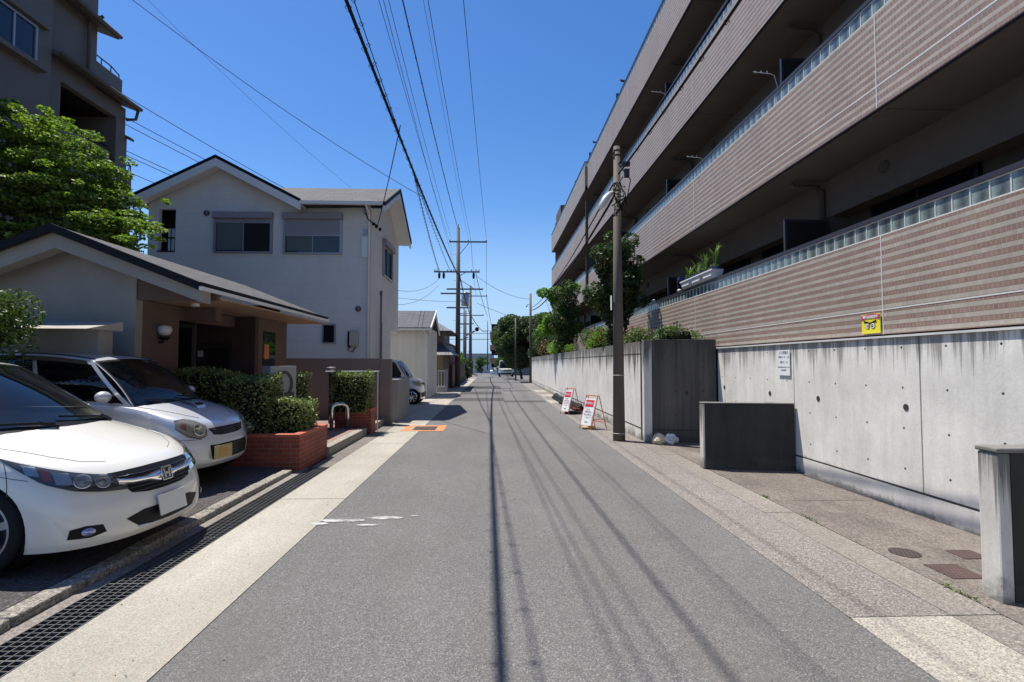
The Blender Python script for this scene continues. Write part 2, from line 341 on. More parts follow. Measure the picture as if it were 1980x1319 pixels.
def chalk():
    m,n,b=newmat('worn_white_marking'); v=pos(n)
    k=ramp(n,noise(n,pos(n,(2.5,9,1)),1.3,6,.75),[(.40,0.0),(.55,1.0)])
    b.inputs['Base Color'].default_value=(.45,.45,.44,1); b.inputs['Roughness'].default_value=.9
    t=N(n,'ShaderNodeBsdfTransparent'); ms=N(n,'ShaderNodeMixShader'); L(n,k,ms.inputs[0]); L(n,t.outputs[0],ms.inputs[1]); L(n,b.outputs[0],ms.inputs[2])
    L(n,ms.outputs[0],n.nodes['Material Output'].inputs[0]); return m
M['chalk']=chalk()
# ---------------------------------------------------------------- helpers
class MB:
    def __init__(s): s.v=[]; s.f=[]; s.mi=[]; s.cur=0
    def add(s,vs,fs):
        o=len(s.v); s.v+= [tuple(p) for p in vs]; s.f+=[tuple(i+o for i in f) for f in fs]; s.mi+=[s.cur]*len(fs); return s
    def box(s,x0,x1,y0,y1,z0,z1):
        s.add([(x0,y0,z0),(x1,y0,z0),(x1,y1,z0),(x0,y1,z0),(x0,y0,z1),(x1,y0,z1),(x1,y1,z1),(x0,y1,z1)],
              [(0,3,2,1),(4,5,6,7),(0,1,5,4),(1,2,6,5),(2,3,7,6),(3,0,4,7)]); return s
    def prism(s,pts,ax,a,b):   # polygon extruded along axis ax ; pts in the other two axes order
        def mk(p,t):
            l=list(p); l.insert(ax,t); return tuple(l)
        n=len(pts); s.add([mk(p,a) for p in pts]+[mk(p,b) for p in pts],
            [tuple(range(n)),tuple(range(2*n-1,n-1,-1))]+[(i,(i+1)%n,n+(i+1)%n,n+i)[::-1] for i in range(n)]); return s
    def obox(s,c,ax,ay,az):   # oriented box: centre + three half axis vectors
        c,ax,ay,az=map(Vector,(c,ax,ay,az)); vs=[]
        for k in (-1,1):
            for i,j in ((-1,-1),(1,-1),(1,1),(-1,1)): vs.append(c+ax*i+ay*j+az*k)
        s.add(vs,[(0,3,2,1),(4,5,6,7),(0,1,5,4),(1,2,6,5),(2,3,7,6),(3,0,4,7)]); return s
    def tube(s,pts,r,n=8,cap=True):
        pts=[Vector(p) for p in pts]; rs=r if isinstance(r,(list,tuple)) else [r]*len(pts)
        o=len(s.v); up=None; vs=[]
        for i,p in enumerate(pts):
            t=(pts[min(i+1,len(pts)-1)]-pts[max(i-1,0)]).normalized()
            if up is None:
                up=Vector((0,0,1)) if abs(t.z)<.9 else Vector((1,0,0))
            a=t.cross(up).normalized(); b=a.cross(t); up=b
            for k in range(n):
                an=2*math.pi*k/n; vs.append(p+(a*math.cos(an)+b*math.sin(an))*rs[i])
        fs=[]
        for i in range(len(pts)-1):
            for k in range(n): fs.append((i*n+k,i*n+(k+1)%n,(i+1)*n+(k+1)%n,(i+1)*n+k))
        if cap: fs.append(tuple(range(n))[::-1]); fs.append(tuple((len(pts)-1)*n+k for k in range(n)))
        s.add(vs,fs); return s
    def lathe(s,prof,c=(0,0,0),ax=2,n=24):  # prof: (r,h)
        vs=[];fs=[]
        for (r,h) in prof:
            for k in range(n):
                an=2*math.pi*k/n; q=[math.cos(an)*r,math.sin(an)*r]; q.insert(ax,h); vs.append((q[0]+c[0],q[1]+c[1],q[2]+c[2]))
        for i in range(len(prof)-1):
            for k in range(n): fs.append((i*n+k,i*n+(k+1)%n,(i+1)*n+(k+1)%n,(i+1)*n+k))
        s.add(vs,fs); return s
    def grid(s,rows,closed=False):
        n=len(rows[0]); vs=[p for r in rows for p in r]; fs=[]
        for i in range(len(rows)-1):
            for k in range(n if closed else n-1): fs.append((i*n+k,i*n+(k+1)%n,(i+1)*n+(k+1)%n,(i+1)*n+k))
        s.add(vs,fs); return s
    def build(s,name,mat,parent=None,smooth=False,bev=0,local=False):
        me=bpy.data.meshes.new(name)
        off=Vector((0,0,0))
        if parent is not None and not local:
            p=parent
            while p: off+=p.location; p=p.parent
        me.from_pydata([tuple(Vector(v)-off) for v in s.v] if off.length else s.v,[],s.f)
        mats=mat if isinstance(mat,list) else [mat]
        for m in mats: me.materials.append(m)
        if len(mats)>1: me.polygons.foreach_set('material_index',s.mi)
        if smooth: me.polygons.foreach_set('use_smooth',[True]*len(me.polygons))
        me.update()
        o=bpy.data.objects.new(name,me); C.objects.link(o)
        if parent is not None: o.parent=parent
        if bev:
            b=o.modifiers.new('bevel','BEVEL'); b.width=bev; b.segments=2; b.limit_method='ANGLE'
        return o
def thing(name,label,cat,loc=(0,0,0),group=None):
    o=bpy.data.objects.new(name,None); C.objects.link(o); o.location=loc; o.empty_display_size=.2
    o['label']=label; o['category']=cat
    if group: o['group']=group
    return o
def tag(o,label,cat,group=None,kind=None):
    o['label']=label; o['category']=cat
    if group: o['group']=group
    if kind: o['kind']=kind
    return o
def struct(name,mb,mat,**k):
    o=mb.build(name,mat,**k); o['kind']='structure'; return o
def text(body,size,origin,right,up,mat,parent,name='lettering',align='CENTER',ext=.001,bold=0):
    cu=bpy.data.curves.new(name,'FONT'); cu.body=body; cu.size=size; cu.extrude=ext; cu.align_x=align; cu.align_y='CENTER'; cu.offset=bold
    t=bpy.data.objects.new(name,cu); C.objects.link(t)
    dg=bpy.context.evaluated_depsgraph_get(); me=bpy.data.meshes.new_from_object(t.evaluated_get(dg))
    bpy.data.objects.remove(t)
    r=Vector(right).normalized(); u=Vector(up).normalized(); n=r.cross(u)
    off=Vector((0,0,0)); p=parent
    while p: off+=p.location; p=p.parent
    mt=Matrix.Translation(Vector(origin)-off)@Matrix((( r.x,u.x,n.x,0),(r.y,u.y,n.y,0),(r.z,u.z,n.z,0),(0,0,0,1)))
    me.transform(mt); me.materials.clear(); me.materials.append(mat)
    o=bpy.data.objects.new(name,me); C.objects.link(o); o.parent=parent; return o
rng=random.Random(7)
def leaf(mb,c,s,rng,flat=0.0,asp=.55):
    # diamond shaped leaf folded along its midrib
    a=Vector((rng.gauss(0,1),rng.gauss(0,1),rng.gauss(0,1)*(1-flat)))
    if a.length<1e-3: a=Vector((1,0,0))
    a.normalize(); b=Vector((rng.gauss(0,1),rng.gauss(0,1),rng.gauss(0,1)*(1-flat))); b=a.cross(b)
    if flat and rng.random()<flat: b=a.cross(Vector((rng.gauss(0,.25),rng.gauss(0,.25),1)))
    if b.length<1e-3: b=Vector((0,1,0))
    b.normalize(); n=a.cross(b); c=Vector(c); s=s*rng.uniform(.6,1.3)
    p=[c-a*s,c+b*s*asp+n*s*.12,c+a*s,c-b*s*asp+n*s*.12]
    mb.add(p,[(0,1,2,3)])
def blob(mb,c,r,n,size,rng,flat=0.0,asp=.55,shell=.55):
    for _ in range(n):
        while True:
            d=Vector((rng.uniform(-1,1),rng.uniform(-1,1),rng.uniform(-1,1)))
            if .05<d.length<1: break
        k=d.length; d=d.normalized()*(k**shell)
        leaf(mb,(c[0]+d.x*r[0],c[1]+d.y*r[1],c[2]+d.z*r[2]),size,rng,flat,asp)
def boxleaves(mb,x0,x1,y0,y1,z0,z1,n,size,rng,jit=.05,lump=.05):
    # leaves over the faces of a clipped hedge
    ar=[(x1-x0)*(y1-y0),(x1-x0)*(z1-z0),(x1-x0)*(z1-z0),(y1-y0)*(z1-z0),(y1-y0)*(z1-z0)]
    for _ in range(n):
        f=rng.choices(range(5),ar)[0]; a,b=rng.random(),rng.random()
        if f==0: p=[x0+a*(x1-x0),y0+b*(y1-y0),z1]
        elif f in(1,2): p=[x0+a*(x1-x0),y0 if f==1 else y1,z0+b*(z1-z0)]
        else: p=[x0 if f==3 else x1,y0+a*(y1-y0),z0+b*(z1-z0)]
        w_=lump*(math.sin(p[0]*5.1+p[1]*3.7)+math.sin(p[1]*7.3-p[0]*2.9+p[2]*6))
        p=[q+rng.gauss(0,jit) for q in p]; p[2]+=w_*(1 if f==0 else .4)
        cx,cy=(x0+x1)/2,(y0+y1)/2
        if f==0: pass
        leaf(mb,p,size,rng,.2)

# ================================================================ GROUND AND ROAD
rows=[]
for y in (-60,-20,0,30,58,75,100,150,260,600,1500):
    z=-.35 if y<=58 else -.35-(y-58)*.012 if y<260 else -2.8
    rows.append([(x,y,z) for x in (-900,-200,-60,-20,20,60,200,900)])
struct('ground',MB().grid(rows),M['ground'])
struct('left_lot_ground',MB().box(-60,-3.0,8.0,60,-.35,-.02),M['ground'])
struct('right_lot_ground',MB().box(4.45,60,-20,60,-.35,-.02),M['ground'])
b=MB()
ys=[-8,0,10,20,30,40,50,58]
b.box(-1.73,2.24,-8,58,-.3,0)
b.add([(-1.73,58,0),(2.24,58,0),(1.7,90,-.5),(-2.6,90,-.5)],[(0,1,2,3)])
b.add([(-2.6,90,-.5),(1.7,90,-.5),(-2,160,-1.5),(-6.2,160,-1.5)],[(0,1,2,3)])
struct('road',b,M['asphalt'])
for (x0,x1,y0,y1) in ((-1.7,.48,22.4,24.2),(.48,2.2,21.6,22.5),(-1.72,.46,27,29.5),(-1.6,.5,33,37),(.6,2.2,30,30.9),(-1.7,2.2,43,44.5)):
    struct('road_patch',MB().box(x0,x1,y0,y1,.0,.004),M['asphalt_patch'])
struct('pavement_strip',MB().box(-2.49,-1.734,-8,60,-.3,.004),M['strip'])
b=MB()
for y in (2.2,6.35,10.6,14.2,18.5,23,27.5,32,37): b.box(-2.49,-1.734,y,y+.008,.0045,.0055)
struct('strip_joint',b,M['joint'])
# white repaint blobs on the road
b=MB()
for cx,cy,rx,ry in ((-1.52,5.48,.24,.07),(-1.1,5.55,.2,.06),(-1.2,5.32,.16,.03),(-.82,5.62,.05,.02),(-1.72,5.38,.1,.04)):
    vs=[(cx+math.cos(a)*rx*rng.uniform(.75,1.1),cy+math.sin(a)*ry*rng.uniform(.7,1.15),.0065) for a in [2*math.pi*k/22 for k in range(22)]]
    b.add(vs,[tuple(range(22))])
struct('road_marking_remains',b,M['chalk'])
# orange frame and lid
b=MB(); 
for (x0,x1,y0,y1) in ((-2.17,-1.16,13.42,13.62),(-2.17,-1.16,12.5,12.68),(-2.17,-1.98,12.68,13.42),(-1.36,-1.16,12.68,13.42)): b.box(x0,x1,y0,y1,.0045,.0075)
struct('road_marking_orange_frame',b,M['orange'])
h=MB().box(-1.92,-1.40,12.74,13.36,.002,.012).build('valve_cover',M['iron'])
tag(h,'square iron cover inside the orange painted frame on the road edge','drain cover')
# drain with grating
struct('drain_channel',MB().box(-3.2,-2.45,-8,14,-.3,-.16),M['joint'])
b=MB()
y=-1.0
while y<8.25:
    b.box(-2.79,-2.50,y,y+.006,-.022,-.002); y+=.05
for x in (-2.79,-2.733,-2.676,-2.619,-2.562,-2.505): b.box(x-.003,x+.003,-1,8.25,-.026,.001)
for yy in (-1,0,1,2,3,4,5,6,7,8): b.box(-2.79,-2.5,yy-.006,yy+.006,-.025,.0)
g=b.build('drain_grating',M['grate']); tag(g,'long steel bar grating over the drain beside the pale strip','drain grating')
struct('drain_lip',MB().box(-2.92,-2.80,-8,8.3,-.3,-.012),M['aggregate2'])
# parking kerb: rough blocks
b=MB(); y=-2
i=0
while y<7.9:
    l=.6 if i%1==0 else .6
    l=min(l,7.9-y); b.box(-3.07+rng.uniform(-.01,.01),-2.925,y,y+l-.012,-.3,.05+rng.uniform(-.008,.006)); y+=l; i+=1
struct('parking_kerb',b,M['kerb'],bev=.015)
b=MB(); b.add([(-3.08,-6,.046),(-3.08,8.0,.046),(-5.5,8.0,.15),(-5.5,-6,.15),(-14,8,.3),(-14,-6,.3)],[(0,1,2,3),(3,2,4,5)])
struct('parking_asphalt',b,M['asphalt_park'])
# concrete gutter slabs past the grating
b=MB(); y=8.32
while y<14.5:
    b.box(-2.80,-2.50,y,y+.585,-.2,-.004); y+=.6
struct('gutter_slab',b,M['slabs'],bev=.008)
# right hand side
b=MB(); b.box(2.244,2.90,3.31,42,-.3,.003)
struct('gutter_aggregate',b,M['aggregate'])
struct('gutter_pale_slab',MB().box(2.244,2.898,-6,3.30,-.3,.004),M['slab_white'])
b=MB()
y=-6
segs=[(-6,3.3),(3.306,4.55),(4.556,5.6),(5.606,7.4),(7.406,9.2),(9.206,21)]
for k,(a,c) in enumerate(segs): b.box(2.904,3.225,a,c,-.3,.004+.002*(k%2))
struct('gutter_border',b,M['aggregate2'])
b=MB()
for (x0,x1,a,c) in ((2.3,2.9,20.9,22.6),(2.4,3.0,25.0,26.8),(2.4,3.0,29,31)): b.box(x0,x1,a,c,.0045,.009)
struct('gutter_pale_insert',b,M['slab_white'])
b=MB(); b.box(3.235,4.6,-6,6.05,-.3,.006); b.box(3.235,4.6,6.06,10.6,-.3,.006)
struct('sidewalk',b,M['sidewalk'])
struct('wall_foot_strip',MB().box(2.904,3.06,21,42,-.3,.004),M['aggregate2'])
struct('sidewalk_joint',MB().box(3.226,3.234,-6,10.5,-.3,-.002).box(3.23,4.5,6.05,6.06,-.3,.0),M['joint'])
# little weeds in the joint
b=MB()
for _ in range(40):
    yy=rng.choice([6.2,7.2,5.3,3.6,4.6])+rng.gauss(0,.12); 
    for k in range(3): leaf(b,(3.23+rng.gauss(0,.01),yy+rng.gauss(0,.03),.012+rng.random()*.015),.012,rng)
o=b.build('joint_weeds',M['azalea']); tag(o,'tiny green weeds growing in the pavement joint','weeds',kind='stuff')
def disc(mb,cx,cy,r,z0,z1,n=28): mb.lathe([(0,z1),(r,z1),(r,z0)],(cx,cy,0),2,n); return mb
o=disc(MB(),3.46,4.38,.115,0,.011).build('round_cover',M['iron']); tag(o,'small round iron cover set in the right sidewalk','manhole cover')
o=MB().box(3.40,3.66,3.84,4.12,0,.011).build('square_cover',M['iron_red']); tag(o,'rusty red square iron cover nearest the right pillar wall','manhole cover')
o=MB().box(3.84,4.06,4.22,4.42,0,.011).build('meter_cover',M['iron_red']); tag(o,'small brown cover between the concrete wall and the right pillar wall','manhole cover')
struct('tile_pavement',MB().box(3.36,4.6,-6,3.25,.0,.012),M['slabs'])

b=MB()
for _ in range(520):
    r_=rng.random()
    if r_<.45: x,y=rng.uniform(2.2,4.3),abs(rng.gauss(0,7))+1.5
    elif r_<.7: x,y=rng.uniform(-2.45,-1.75),rng.uniform(1.5,16)
    elif r_<.85: x,y=rng.uniform(-3.6,-2.95),rng.uniform(6.6,7.95)
    else: x,y=rng.uniform(-1.7,2.2),rng.uniform(1.6,14)
    z=.012 if x>-2.95 else .075
    if x>3.23 and y>10.4: continue
    leaf(b,(x,y,z),rng.uniform(.004,.010),rng,.8)
o=b.build('leaf_litter',leafmat('dry_leaf',(.10,.06,.03),(.26,.18,.09),.1)); tag(o,'tiny dry leaf bits and grit scattered over the road and pavement','litter',kind='stuff')
# ================================================================ RIGHT APARTMENT BUILDING
APT=thing('apartment_building','long four storey apartment block with brown banded tile balconies and glass block rails','apartment building',(4.55,0,0))
PIT=2.67
XF=4.55; Y0=-6.0; YM=25.0; Y1=39.5
def level(k):
    zb=[1.935,4.62,7.29,9.96][k]; zt=3.09+PIT*k; zg=zt+.19
    for (xa,ya,yb) in ((XF,Y0,YM),(XF-.12,YM,Y1)):
        if k==0 and xa<XF: xa=XF
        MB().box(xa,xa+.16,ya,yb,zb,zt).build('balcony_parapet',M['tile'],APT)
        MB().box(xa+.012,xa+.12,ya+.02,yb-.02,zt+.012,zg).build('glass_block_band',M['glassblock'],APT)
        b=MB(); y=ya+.02
        n=int((yb-ya-.04)/.2)
        for i in range(n+1): b.box(xa+.006,xa+.115,y+.2*i-.006,y+.2*i+.006,zt+.012,zg)
        b.box(xa+.004,xa+.12,ya,yb,zt+.0,zt+.014); b.box(xa+.004,xa+.12,ya,yb,zg-.006,zg+.006)
        b.build('block_joints',M['joint_white'],APT)
        b=MB(); b.box(xa-.012,xa+.15,ya,yb,zg+.008,zg+.06)
        b.build('parapet_cap',M['metal_dark'],APT)
        # white joints
        b=MB(); yj=5.97-5.69*2
        while yj<yb:
            if yj>ya: b.box(xa-.004,xa+.02,yj,yj+.014,zb,zt)
            yj+=5.69
        if k in (0,1): b.box(xa-.003,xa+.02,ya,yb,[2.215,4.87][k],[2.229,4.884][k])
        b.build('tile_joint',M['joint_white'],APT)
    if k>0:
        b=MB(); b.box(XF+.01,XF+1.05,Y0,YM,zb-.004,zb+.17); b.box(XF-.11,XF+1.05,YM,Y1,zb-.004,zb+.17)
        b.build('balcony_slab',M['soffit'],APT)
        MB().box(XF+.98,XF+1.3,Y0,Y1,zb-.62,zb-.005).build('beam',M['soffit'],APT)
        MB().box(XF-.001,XF+.05,Y0,YM,zb-.014,zb-.005).build('drip_edge',M['metal_dark'],APT)
        yj=5.97-5.69*2
        b=MB()
        while yj<Y1:
            b.box(XF+.1,XF+.97,yj,yj+.012,zb-.006,zb-.002); yj+=5.69
        b.build('slab_joint',M['joint'],APT)
    # rear wall with windows and partitions
    fl=2.1+PIT*k
    if k==0: MB().box(XF+.17,XF+1.1,Y0,Y1,fl-.15,fl).build('balcony_slab',M['soffit'],APT)
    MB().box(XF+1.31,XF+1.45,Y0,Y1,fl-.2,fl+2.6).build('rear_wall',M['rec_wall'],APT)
    for u in range(-1,6):
        yu=8.4+5.69*u
        if yu>Y1-1 : continue
        for dy in (.9,3.3):
            wn=MB().box(XF+1.255,XF+1.30,yu+dy,yu+dy+1.8,fl+.1,fl+1.95).build('window',M['deepglass'],APT)
            b=MB()
            for t in (0,.88,1.75): b.box(XF+1.24,XF+1.256,yu+dy+t,yu+dy+t+.05,fl+.1,fl+1.95)
            b.box(XF+1.24,XF+1.256,yu+dy,yu+dy+1.8,fl+1.95,fl+2.0)
            b.build('window_frame',M['black'],wn)
        # partition board
        if k<3 or True:
            pt=MB().box(XF+.2,XF+.85,yu-.12,yu-.09,fl+.05,fl+1.78).build('partition',M['darkroom'],APT)
            b=MB()
            b.box(XF+.16,XF+.2,yu-.13,yu-.08,fl,fl+1.82); b.box(XF+.85,XF+.89,yu-.13,yu-.08,fl,fl+1.82); b.box(XF+.2,XF+.85,yu-.13,yu-.08,fl+1.78,fl+1.82)
            b.build('partition_frame',M['metal_dark'],pt)
        b=MB(); b.tube([(XF+.93,yu+.1,fl),(XF+.93,yu+.1,fl+2.36),(XF+.85,yu+.08,fl+2.41),(XF+.42,yu+.05,fl+2.41),(XF+.38,yu+.05,fl+2.46)],.045,8)
        b.build('drain_pipe',M['rec_wall'],APT,smooth=True)
        MB().box(XF+1.0,XF+1.3,yu-.05,yu+.2,fl,fl+2.0).build('pilaster',M['rec_wall'],APT)
        MB().lathe([(0,-.03),(.075,-.03),(.09,0),(.09,.05)],(XF+.97,yu-1.25,fl+2.27),0,20).build('vent_hood',M['rec_wall'],APT)
for k in range(4): level(k)
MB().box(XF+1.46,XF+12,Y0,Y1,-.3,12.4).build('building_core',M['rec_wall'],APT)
MB().box(XF+.17,XF+1.4,Y1-.02,Y1+.14,1.9,12.2).build('end_wall',M['tile'],APT)
MB().box(XF-.10,XF+1.2,YM-.08,YM,7.31,9.4).build('step_wall',M['rec_wall'],APT)
MB().box(XF-.10,XF+1.2,YM-.08,YM,4.64,6.7).build('step_wall',M['rec_wall'],APT)
MB().box(XF+.2,XF+.8,36.5,39.3,11.36,12.7).build('roof_box',M['rec_wall'],APT)
for (y,z) in ((8.45,6.42),(11.5,6.2),(14.0,9.0)):
    b=MB(); b.tube([(XF+.2,y,z-.25),(XF+.14,y,z-.03),(XF+.08,y,z),(XF-.22,y,z+.03)],.006,6)
    for t in (-.02,.08,.18): b.tube([(XF-t,y,z),(XF-t,y,z+.05),(XF-t,y+.02,z+.05)],.005,5)
    b.build('laundry_bracket',M['ins'],APT)
b=MB()   # folded awning in the third balcony
b.prism([(XF+.2,8.4),(XF+1.1,9.4),(XF+1.1,9.45),(XF+.2,8.47)],1,3.6,5.6); b.build('awning',pm('green_awning',(.06,.10,.09),.8),APT)

# concrete base wall of the apartment block
RW=thing('concrete_base_wall','smooth grey concrete wall with tie holes under the banded tile facade','retaining wall',(4.5,4.0,0))
edges=[-6,.75,3.06,5.4,7.73,10.08,10.40]
for a,c in zip(edges[:-1],edges[1:]):
    MB().box(4.49,4.72,a+.009,c-.009,-.1,1.885).build('wall_panel',M['conc'],RW)
MB().box(4.52,4.7,-6,10.4,-.1,1.87).build('joint_backing',M['joint'],RW)
b=MB().box(4.480,4.491,-6,10.4,-.1,.225)
b.build('plinth',M['concp'],RW)
MB().box(4.486,4.492,-6,10.4,.226,.248).build('groove',M['joint'],RW)
MB().box(4.462,4.72,-6,10.4,1.887,1.91).build('coping',M['cap_white'],RW)
for (y,z) in ((10.1,1.13),(8.42,1.11),(7.15,1.11),(5.6,1.12),(4.2,1.12),(2.9,1.12),(1.5,1.12)):
    o=MB().lathe([(.036,.02),(.036,-.003),(0,-.003)],(4.487,y,z),0,16).build('weep_hole',M['joint'],RW)
# notice on the wall
NT=thing('notice_sign','white printed notice plate on the concrete wall beside the panel joint','sign',(4.47,7.95,1.5))
MB().box(4.470,4.476,7.80,8.13,1.41,1.80).build('plate',M['sign_white'],NT)
for t,s,z in (('ゴミ収集日',.055,1.755),('可燃ゴミ  火 ・ 金',.036,1.69),('不燃ゴミ    水',.036,1.61),('収集日の朝八時までに出して下さい',.02,1.535),('自治会環境係',.024,1.49)):
    text(t,s,(4.469,7.965,z),(0,-1,0),(0,0,1),M['sign_text'],NT)
# yellow watching eyes sign
EY=thing('eye_sign','yellow sign with glaring eyes and red banner on the tile wall','sign',(4.53,6.05,2.0))
b=MB(); b.box(4.530,4.538,6.00,6.31,1.955,2.185); b.build('plate',M['sign_yellow'],EY)
b=MB(); pts=[(6.31-i*.31/12, 2.115+.022*math.sin(math.pi*i/12)) for i in range(13)]+[(6.0+i*.31/12,2.172+.012*math.sin(math.pi*i/12)) for i in range(13)]
b.prism([(p[0],p[1]) for p in pts],0,4.526,4.5295); b.build('banner',M['sign_mag'],EY)
text('地域住民監視中',.036,(4.5245,6.155,2.150),(0,-1,0),(0,0,1),M['sign_white'],EY,bold=.0008)
for s,cy in ((1,6.205),(-1,6.115)):
    MB().lathe([(0,0),(.036,0),(.036,.003)],(4.5262,cy,2.045),0,24).build('eye_outline',M['black'],EY)
    MB().lathe([(0,0),(.030,0),(.030,.003)],(4.5248,cy,2.045),0,24).build('eye_white',M['sign_white'],EY)
    MB().lathe([(0,0),(.017,0),(.017,.003)],(4.5234,cy-s*.006,2.045),0,20).build('pupil',M['black'],EY)
    MB().lathe([(0,0),(.006,0),(.006,.003)],(4.522,cy-s*.004,2.047),0,12).build('glint',M['sign_white'],EY)
    b=MB(); y0,y1=(6.165,6.262) if s>0 else (6.155,6.062)
    b.prism([(y0,2.068),(y0,2.085),(y1,2.112),(y1+s*.006,2.092)],0,4.5244,4.528); b.build('eyebrow',M['black'],EY)
# low block walls
W1=thing('low_block_wall','streaked, shade-darkened concrete stub wall standing across the sidewalk','low wall',(3.2,7.9,0))
MB().prism([(3.20,7.90),(4.465,7.69),(4.465,7.82),(3.20,8.03)],2,-.05,.985).build('wall',M['conc3d'],W1,bev=.008)  # the front's shade is put into this dark colour
MB().prism([(3.175,7.905),(3.199,7.90),(3.199,8.03),(3.175,8.035)],2,-.05,.985).build('lit_edge',M['conc3'],W1)  # pale strip standing for the wall's sunlit side face
MB().prism([(3.17,7.893),(4.465,7.68),(4.465,7.83),(3.17,8.045)],2,.988,1.005).build('coping',M['conc5'],W1,bev=.004)
W2=thing('pillar_wall','tall pale edged concrete stub wall at the right edge of the sidewalk','low wall',(3.35,3.5,0))
MB().box(3.475,4.465,3.45,3.58,-.05,.995).build('wall',M['conc3d'],W2)  # front coloured dark for shade, unlike the pale end
MB().box(3.375,3.46,3.435,3.59,-.05,.995).build('end_post',M['conc3'],W2,bev=.012)  # pale copy carries the sunlit side of the same wall
MB().box(3.365,4.465,3.43,3.60,.997,1.03).build('coping',M['conc5'],W2,bev=.01)
MB().box(3.461,3.474,3.453,3.58,-.05,.995).build('joint_strip',M['joint'],W2)
# planted retaining wall
PW=thing('planted_retaining_wall','long streaked concrete retaining wall topped with shrubs and flowers','retaining wall',(3.07,10.6,0))
ed=[10.9,14,17.2,20.4,23.6,26.8,30,33.2,36.4,41.6]
for a,c in zip(ed[:-1],ed[1:]): MB().box(3.07,3.25,a+.005,c-.005,-.1,2.05).build('wall_panel',M['conc2'],PW)
MB().box(3.075,3.22,10.7,41.6,-.1,2.0).build('joint_backing',M['joint'],PW)
MB().box(3.07,3.22,10.6,10.78,-.1,2.07).build('corner_post',M['conc2'],PW,bev=.006)
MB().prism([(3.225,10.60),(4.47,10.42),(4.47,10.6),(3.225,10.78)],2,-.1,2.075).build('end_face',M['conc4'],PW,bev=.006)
MB().box(3.064,3.0695,10.9,41.6,.245,.262).box(3.064,3.0695,10.9,41.6,1.79,1.80).prism([(3.23,10.59),(4.47,10.41),(4.47,10.415),(3.23,10.597)],2,.245,.262).build('groove',M['joint'],PW)
MB().lathe([(.035,.03),(.035,-.003),(0,-.003)],(3.9,10.502,1.0),1,16).build('weep_hole',M['joint'],PW)
MB().box(3.25,4.52,10.8,41.5,1.7,1.98).build('soil_bed',M['soil'],PW)

# ================================================================ PLANTS ON THE WALL
def shrub(name,label,cat,c,r,n,size,mat,group=None,flowers=None,nf=0,core=True,flat=.1,cols=1):
    t=thing(name,label,cat,(c[0],c[1],c[2]-r[2]),group)
    b=MB()
    k=max(3,int(r[0]*r[1]*60)) if cols==1 else cols
    for i in range(k):
        a=rng.random()*6.28; q=rng.random()**.5*.75
        cc=(c[0]+math.cos(a)*r[0]*q,c[1]+math.sin(a)*r[1]*q,c[2]+rng.uniform(-.5,.45)*r[2])
        rr=(r[0]*.5,r[1]*.5,r[2]*.55); blob(b,cc,rr,n//k,size,rng,flat)
    b.build('foliage',mat,t)
    if core:
        m=MB(); m.lathe([(0.02,-r[2]),(r[0]*.5,-r[2]*.5),(r[0]*.45,r[2]*.2),(.02,r[2]*.55)],c,2,8); 
        m.build('stems',M['core'],t)
    if flowers:
        for i in range(nf):
            b=MB()
            a=rng.random()*6.28; e=rng.uniform(-.2,1); d=Vector((math.cos(a)*(1-abs(e)*.5)*r[0],math.sin(a)*(1-abs(e)*.5)*r[1],e*r[2]))
            p=Vector(c)+d*rng.uniform(.9,1.1)
            fs_=.009 if flowers is M['whitef'] else .017
            for k2 in range(6): leaf(b,p+Vector((rng.gauss(0,fs_*.7),rng.gauss(0,fs_*.7),rng.gauss(0,fs_*.7))),fs_,rng)
            b.build('flower',flowers,t)
    return t
G='shrubs planted along the top of the retaining wall'
shrub('flowering_shrub','low shrub dotted with white flowers at the near wall corner','shrub',(3.9,11.0,2.2),(.60,.32,.22),2600,.02,M['azalea'],G,M['whitef'],40)
shrub('flowering_shrub','loose green shrub with red roses right behind the utility pole','shrub',(3.35,12.2,2.22),(.32,.9,.25),2400,.024,M['azalea'],G,M['red_pet'],26)
shrub('leafy_shrub','wispy grey green groundcover shrub against the tile wall','shrub',(4.2,12.6,2.2),(.28,1.1,.28),2400,.02,M['azalea'],G,M['whitef'],40)
shrub('azalea_bush','yellow green azalea bush with pink flowers left of the pole','shrub',(3.4,17.2,2.35),(.32,.7,.38),1800,.034,M['tree_bright'],G,M['pink'],40)
shrub('round_dark_bush','dark round bush under the dense tree beside the pole','shrub',(3.5,15.0,2.35),(.3,.5,.38),1500,.032,M['tree_dark'],G)
shrub('clipped_hedge_bush','bright green clipped hedge spilling over the far wall top','shrub',(3.35,28,2.45),(.38,4.0,.55),5000,.04,M['tree_bright'],G,cols=14)
shrub('leafy_shrub','mid green leafy shrub filling the wall top between the two narrow trees','shrub',(3.9,19.6,2.5),(.5,1.8,.55),3500,.035,M['tree_mid'],G,cols=12)
shrub('leafy_shrub','tall dark shrub mass behind the clipped hedge','shrub',(4.0,33,3.0),(.6,3.0,1.1),4500,.05,M['tree_dark'],G,cols=14)
shrub('low_green_bush','small light green bush hanging over the wall edge','shrub',(3.25,22.5,2.2),(.25,.9,.25),900,.035,M['tree_bright'],G)
shrub('red_leaf_bush','brownish leaved bush at the far end of the wall','shrub',(3.3,34,2.6),(.4,1.6,.7),1500,.05,leafmat('red_leaf',(.10,.06,.025),(.18,.11,.04),.25),G)
shrub('dark_far_bush','dark purple brown bush behind the far hedge','shrub',(3.9,30,3.2),(.5,2.0,1.2),2200,.055,M['tree_dark'],G,cols=12)
